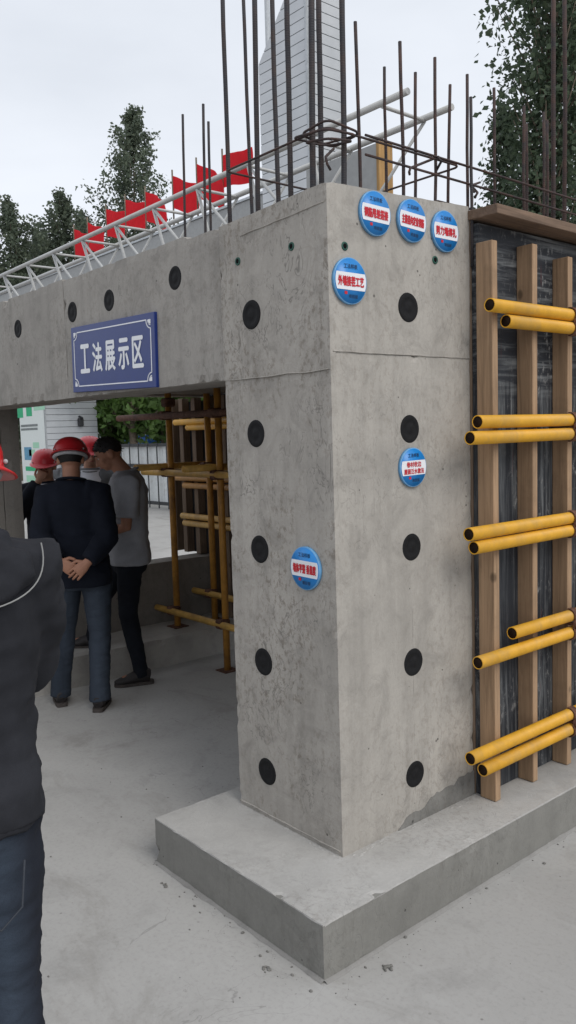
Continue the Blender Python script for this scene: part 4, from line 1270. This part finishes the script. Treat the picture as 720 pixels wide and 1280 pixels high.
    # ---- upper garment
    def garment(nm, mat, grow, zh, slv, collar=True, openv=0.):
        gm = MB(); k_ = grow
        secs = [(zh, -.005, .170*fat+k_, .118+k_), (zh+.08, -.005, .172*fat+k_, .122+k_), (1.0, 0, .158*fat+k_, .115+k_), (1.12, 0, .160*fat+k_, .115+k_), (1.24, -.003, .172*fat+k_, .122+k_), (1.34, -.01, .176+k_, .115+k_), (1.40, -.012, .145+k_, .096+k_), (1.445, -.012, .088+k_*.6, .074+k_*.5), (1.468 if collar else 1.455, -.008, .066+k_*.4, .064+k_*.4)]
        torso(gm, [(z*s, (y+body_lean*max(0, z-.9))*s, rx*s, ry*s, sway*max(0, z-.9)*s) for z, y, rx, ry in secs], 24)
        for sh, el, wr in arms:
            sh, el, wr = L(sh), L(el), L(wr)
            A, B, C_ = Vector(sh), Vector(el), Vector(wr)
            if slv >= 1:
                pts = [A*.5+Vector((0, 0, 1.37))*.5, A, A.lerp(B, .4), A.lerp(B, .85), B, B.lerp(C_, .25), B.lerp(C_, .7), B.lerp(C_, .96)]
                rr = [.085+k_, .073+k_, .064+k_, .056+k_, .056+k_, .054+k_, .046+k_, .037+k_]
            else:
                pts = [A*.5+Vector((0, 0, 1.37))*.5, A, A.lerp(B, .4), A.lerp(B, .78)]; rr = [.083+k_, .070+k_, .064+k_, .066+k_]
            gm.path([V(p) for p in pts], [r*s for r in rr], 14)
        gm = wrinkle(wrinkle(solid(gm, vox*s, 3), amp, 7, 14, seed), amp*.5, 8, 26, seed+7)
        o = obj(nm, gm, mat, t, local=True)
        if collar:
            c = MB(); n = 26
            pts = [V(nb+Vector(((.073+k_*.5)*math.cos(2*PI*i/n), .002+(.070+k_*.5)*math.sin(2*PI*i/n), .018-.022*math.sin(2*PI*i/n)))) for i in range(n)]
            c.path(pts, [((.013 if slv < 1 else .020)*s, .009*s)]*n, 8, closed=True)
            obj('collar', c, mat, o, local=True)
        return o
    if inner:
        garment('undershirt', inner, 0., .84, .5)
    g_ = garment('jacket' if sleeve >= 1 else 'shirt', top, .016 if sleeve >= 1 else .019, hem, sleeve, not hoodie)
    return t, V, L, hd, g_, tro


def open_front(t, V, L, mat):
    """white shirt front showing between the edges of an open jacket"""
    mb = MB(); vs = []; fs = []; N = 14
    for i in range(N+1):
        z = 1.45-.42*i/N; hw = .088-.012*(i/N)+.008*math.sin(i*.9)
        y = .128+.012*math.sin(PI*i/N)-.060*max(0, (z-1.33)/.095)
        for j in range(7):
            u = -1+2*j/6; vs.append(V(L((hw*u, y+.026-.030*u*u, z))))
    for i in range(N):
        for j in range(6):
            fs.append((i*7+j, i*7+j+1, (i+1)*7+j+1, (i+1)*7+j))
    mb.add(vs, fs, True)
    return obj('shirt_front', mb, mat, t, local=True)


# ---- the man in the foreground, seen from behind at the left edge
q = atd(-91, 640, 1.66)
RA = ((.172, -.0, 1.385), (.165, .13, 1.15), (.06, .36, 1.16)); LA = ((-.172, -.0, 1.385), (-.165, .13, 1.15), (-.05, .36, 1.14))
LG = (((.088, 0, .90), (.096, .01, .49), (.10, -.02, .09), (.13, .11, .02)), ((-.088, 0, .90), (-.10, .02, .49), (-.11, -.01, .09), (-.14, .12, .02)))
t, V, L, hd, g_, tro = person('man in charcoal hooded jacket and red helmet, cut off at the left edge', (q.x, q.y, 0), YAW+.33, .972, (RA, LA), 'jacket_grey', LG, head=(.10, -.75, 0), helm='helmet_red', skin='tan_skin',
    trousers='jeans_dark', fat=1.02, vox=.008, amp=.0095, seed=2.3, hoodie=True, hem=.86, sway=.04,
    hands=(((-.3, .95, .1), (-.9, -.2, 0), (0, .1, 1), .9), ((.3, .95, .1), (.9, -.2, 0), (0, .1, 1), .9)))
hood = MB()
hood.ell(V((0, -.095, 1.405)), (.205, .085, .075), 26, 16); hood.ell(V((0, -.125, 1.385)), (.17, .062, .07), 24, 14)
for sx_ in (-1, 1):
    hood.path([V((sx_*.05, -.09, 1.43)), V((sx_*.12, -.04, 1.448)), V((sx_*.115, .03, 1.435)), V((sx_*.07, .085, 1.40))], [.05, .048, .042, .03], 12)
hood = wrinkle(solid(hood, .008, 3), .012, 11, 26, 8.)
ho = obj('hood', hood, 'jacket_grey', t, local=True)
rim = []
for i in range(41):
    u = -1+2*i/40; x = .222*math.sin(u*PI/2*1.08); z = 1.338+.115*abs(u)**2.6; y = -.185+.13*abs(u)**2.2
    rim.append(V((x, y-.003, z)))
obj('piping', MB().path(rim, .0016, 6), 'piping', ho, local=True)
hemb = MB(); n = 40
pts = [V((.190*math.cos(2*PI*i/n), -.005+.136*math.sin(2*PI*i/n), .872+.004*math.sin(i*1.7))) for i in range(n)]
hemb.path(pts, [(.022, .008)]*n, 8, closed=True, ref=(0, 0, 1)); obj('hem_band', wrinkle(hemb, .004, 14, 14, 2.), 'jacket_grey', g_, local=True)
# jeans pocket and seams
for sx_ in (-1, 1):
    pk_ = [V((sx_*.045, -.158, .80)), V((sx_*.052, -.157, .71)), V((sx_*.095, -.150, .675)), V((sx_*.138, -.128, .705)), V((sx_*.148, -.118, .80))]
    obj('pocket_seam', MB().path(pk_, .0022, 5), 'stitch', tro, local=True)

# ---- the man in navy with his hands behind his back
q = at(112, 884, 'z', 0)
RA = ((.158, -.02, 1.37), (.200, -.12, 1.11), (.085, -.235, .975)); LA = ((-.158, -.02, 1.37), (-.205, -.12, 1.11), (-.085, -.225, .985))
LG = (((.085, 0, .90), (.082, .03, .49), (.075, -.04, .09), (.085, .10, .02)), ((-.095, 0, .90), (-.15, .12, .50), (-.20, .10, .09), (-.24, .23, .02)))
t, V, L, hd, g_, tro = person('man in navy jacket and red helmet with hands clasped behind his back', (q.x, q.y, 0), YAW+.06, .945, (RA, LA), 'jacket_navy', LG, head=(.22, .12, .0), helm='helmet_dark_red', skin='tan_skin',
    trousers='jeans_blue', fat=.98, amp=.007, seed=5.1, hem=.80, body_lean=.06, sway=-.075,
    hands=(((-.72, -.15, -.65), (.1, 1, .1), (-.6, 0, .8), .4), ((.80, -.12, -.55), (-.1, 1, .1), (.5, -.1, .8), .5)))
ring_ = MB().path([V((.02+.010*math.cos(a), -.262, .895+.010*math.sin(a))) for a in [i*PI/5 for i in range(10)]], .0025, 5, closed=True)

# ---- the bare-headed man in a grey T-shirt, turned left
q = at(169, 851, 'z', 0)
RA = ((.175, .0, 1.38), (.20, .06, 1.11), (.02, .26, 1.10)); LA = ((-.175, .0, 1.38), (-.205, .02, 1.10), (-.04, .25, 1.05))
LG = (((.08, 0, .90), (.15, .19, .58), (.22, .27, .296), (.26, .40, .225)), ((-.085, 0, .90), (-.09, .03, .49), (-.09, -.04, .09), (-.10, .09, .02)))
th3 = math.atan2(.35, -.934)-.10
person('bare-headed man in grey T-shirt and black trousers looking down', (q.x, q.y, 0), th3, .962, (RA, LA), 'shirt_grey', LG, head=(.50, .0, .045), hair=True, skin='tan_skin',
    trousers='trousers_black', sleeve=.5, amp=.0065, seed=9.2, hem=.83, body_lean=.0, hands=(((-.6, .7, -.1), (0, -1, 0), (0, .2, 1), .8), ((.5, .8, -.1), (.2, -1, 0), (0, .2, 1), .8)))

# ---- men beyond the wall
q = atd(61, 640, 6.15)
RA = ((.178, 0, 1.38), (.27, .12, 1.17), (.06, .165, 1.475)); LA = ((-.178, 0, 1.38), (-.22, .0, 1.12), (-.17, .12, .90))
t, V, L, hd, g_, tro = person('man in dark open jacket and red helmet holding a hand to his mouth', (q.x, q.y, 0), YAW+PI+.25, .90, (RA, LA), 'jacket_black', None, head=(.10, -.15, 0), helm='helmet_pink_red', trousers='trousers_black', seed=1.4,
    inner='shirt_white', hands=(((-.45, -.1, .85), (-.2, -1, .1), (.7, -.3, .3), 1.0), None))
open_front(t, V, L, 'shirt_white')
q = atd(116, 640, 6.6)
RA = ((.178, 0, 1.38), (.23, -.02, 1.11), (.17, .14, .95)); LA = ((-.178, 0, 1.38), (-.23, -.02, 1.11), (-.17, .14, .95))
t, V, L, hd, g_, tro = person('man in grey open jacket over white shirt, face behind the bare-headed man', (q.x, q.y, 0), YAW+PI+.15, .95, (RA, LA), 'jacket_mid', None, head=(.12, .25, 0), helm='helmet_pink_red', trousers='trousers_black', seed=3.4, inner='shirt_white')
open_front(t, V, L, 'shirt_white')
q = atd(92, 640, 6.9)
person('man almost hidden behind the navy jacket, only his helmet top showing', (q.x, q.y, 0), YAW+PI-.1, .945, (RA, LA), 'jacket_mid', None, head=(.1, 0, 0), helm='helmet_pink_red', trousers='trousers_black', seed=6.4)
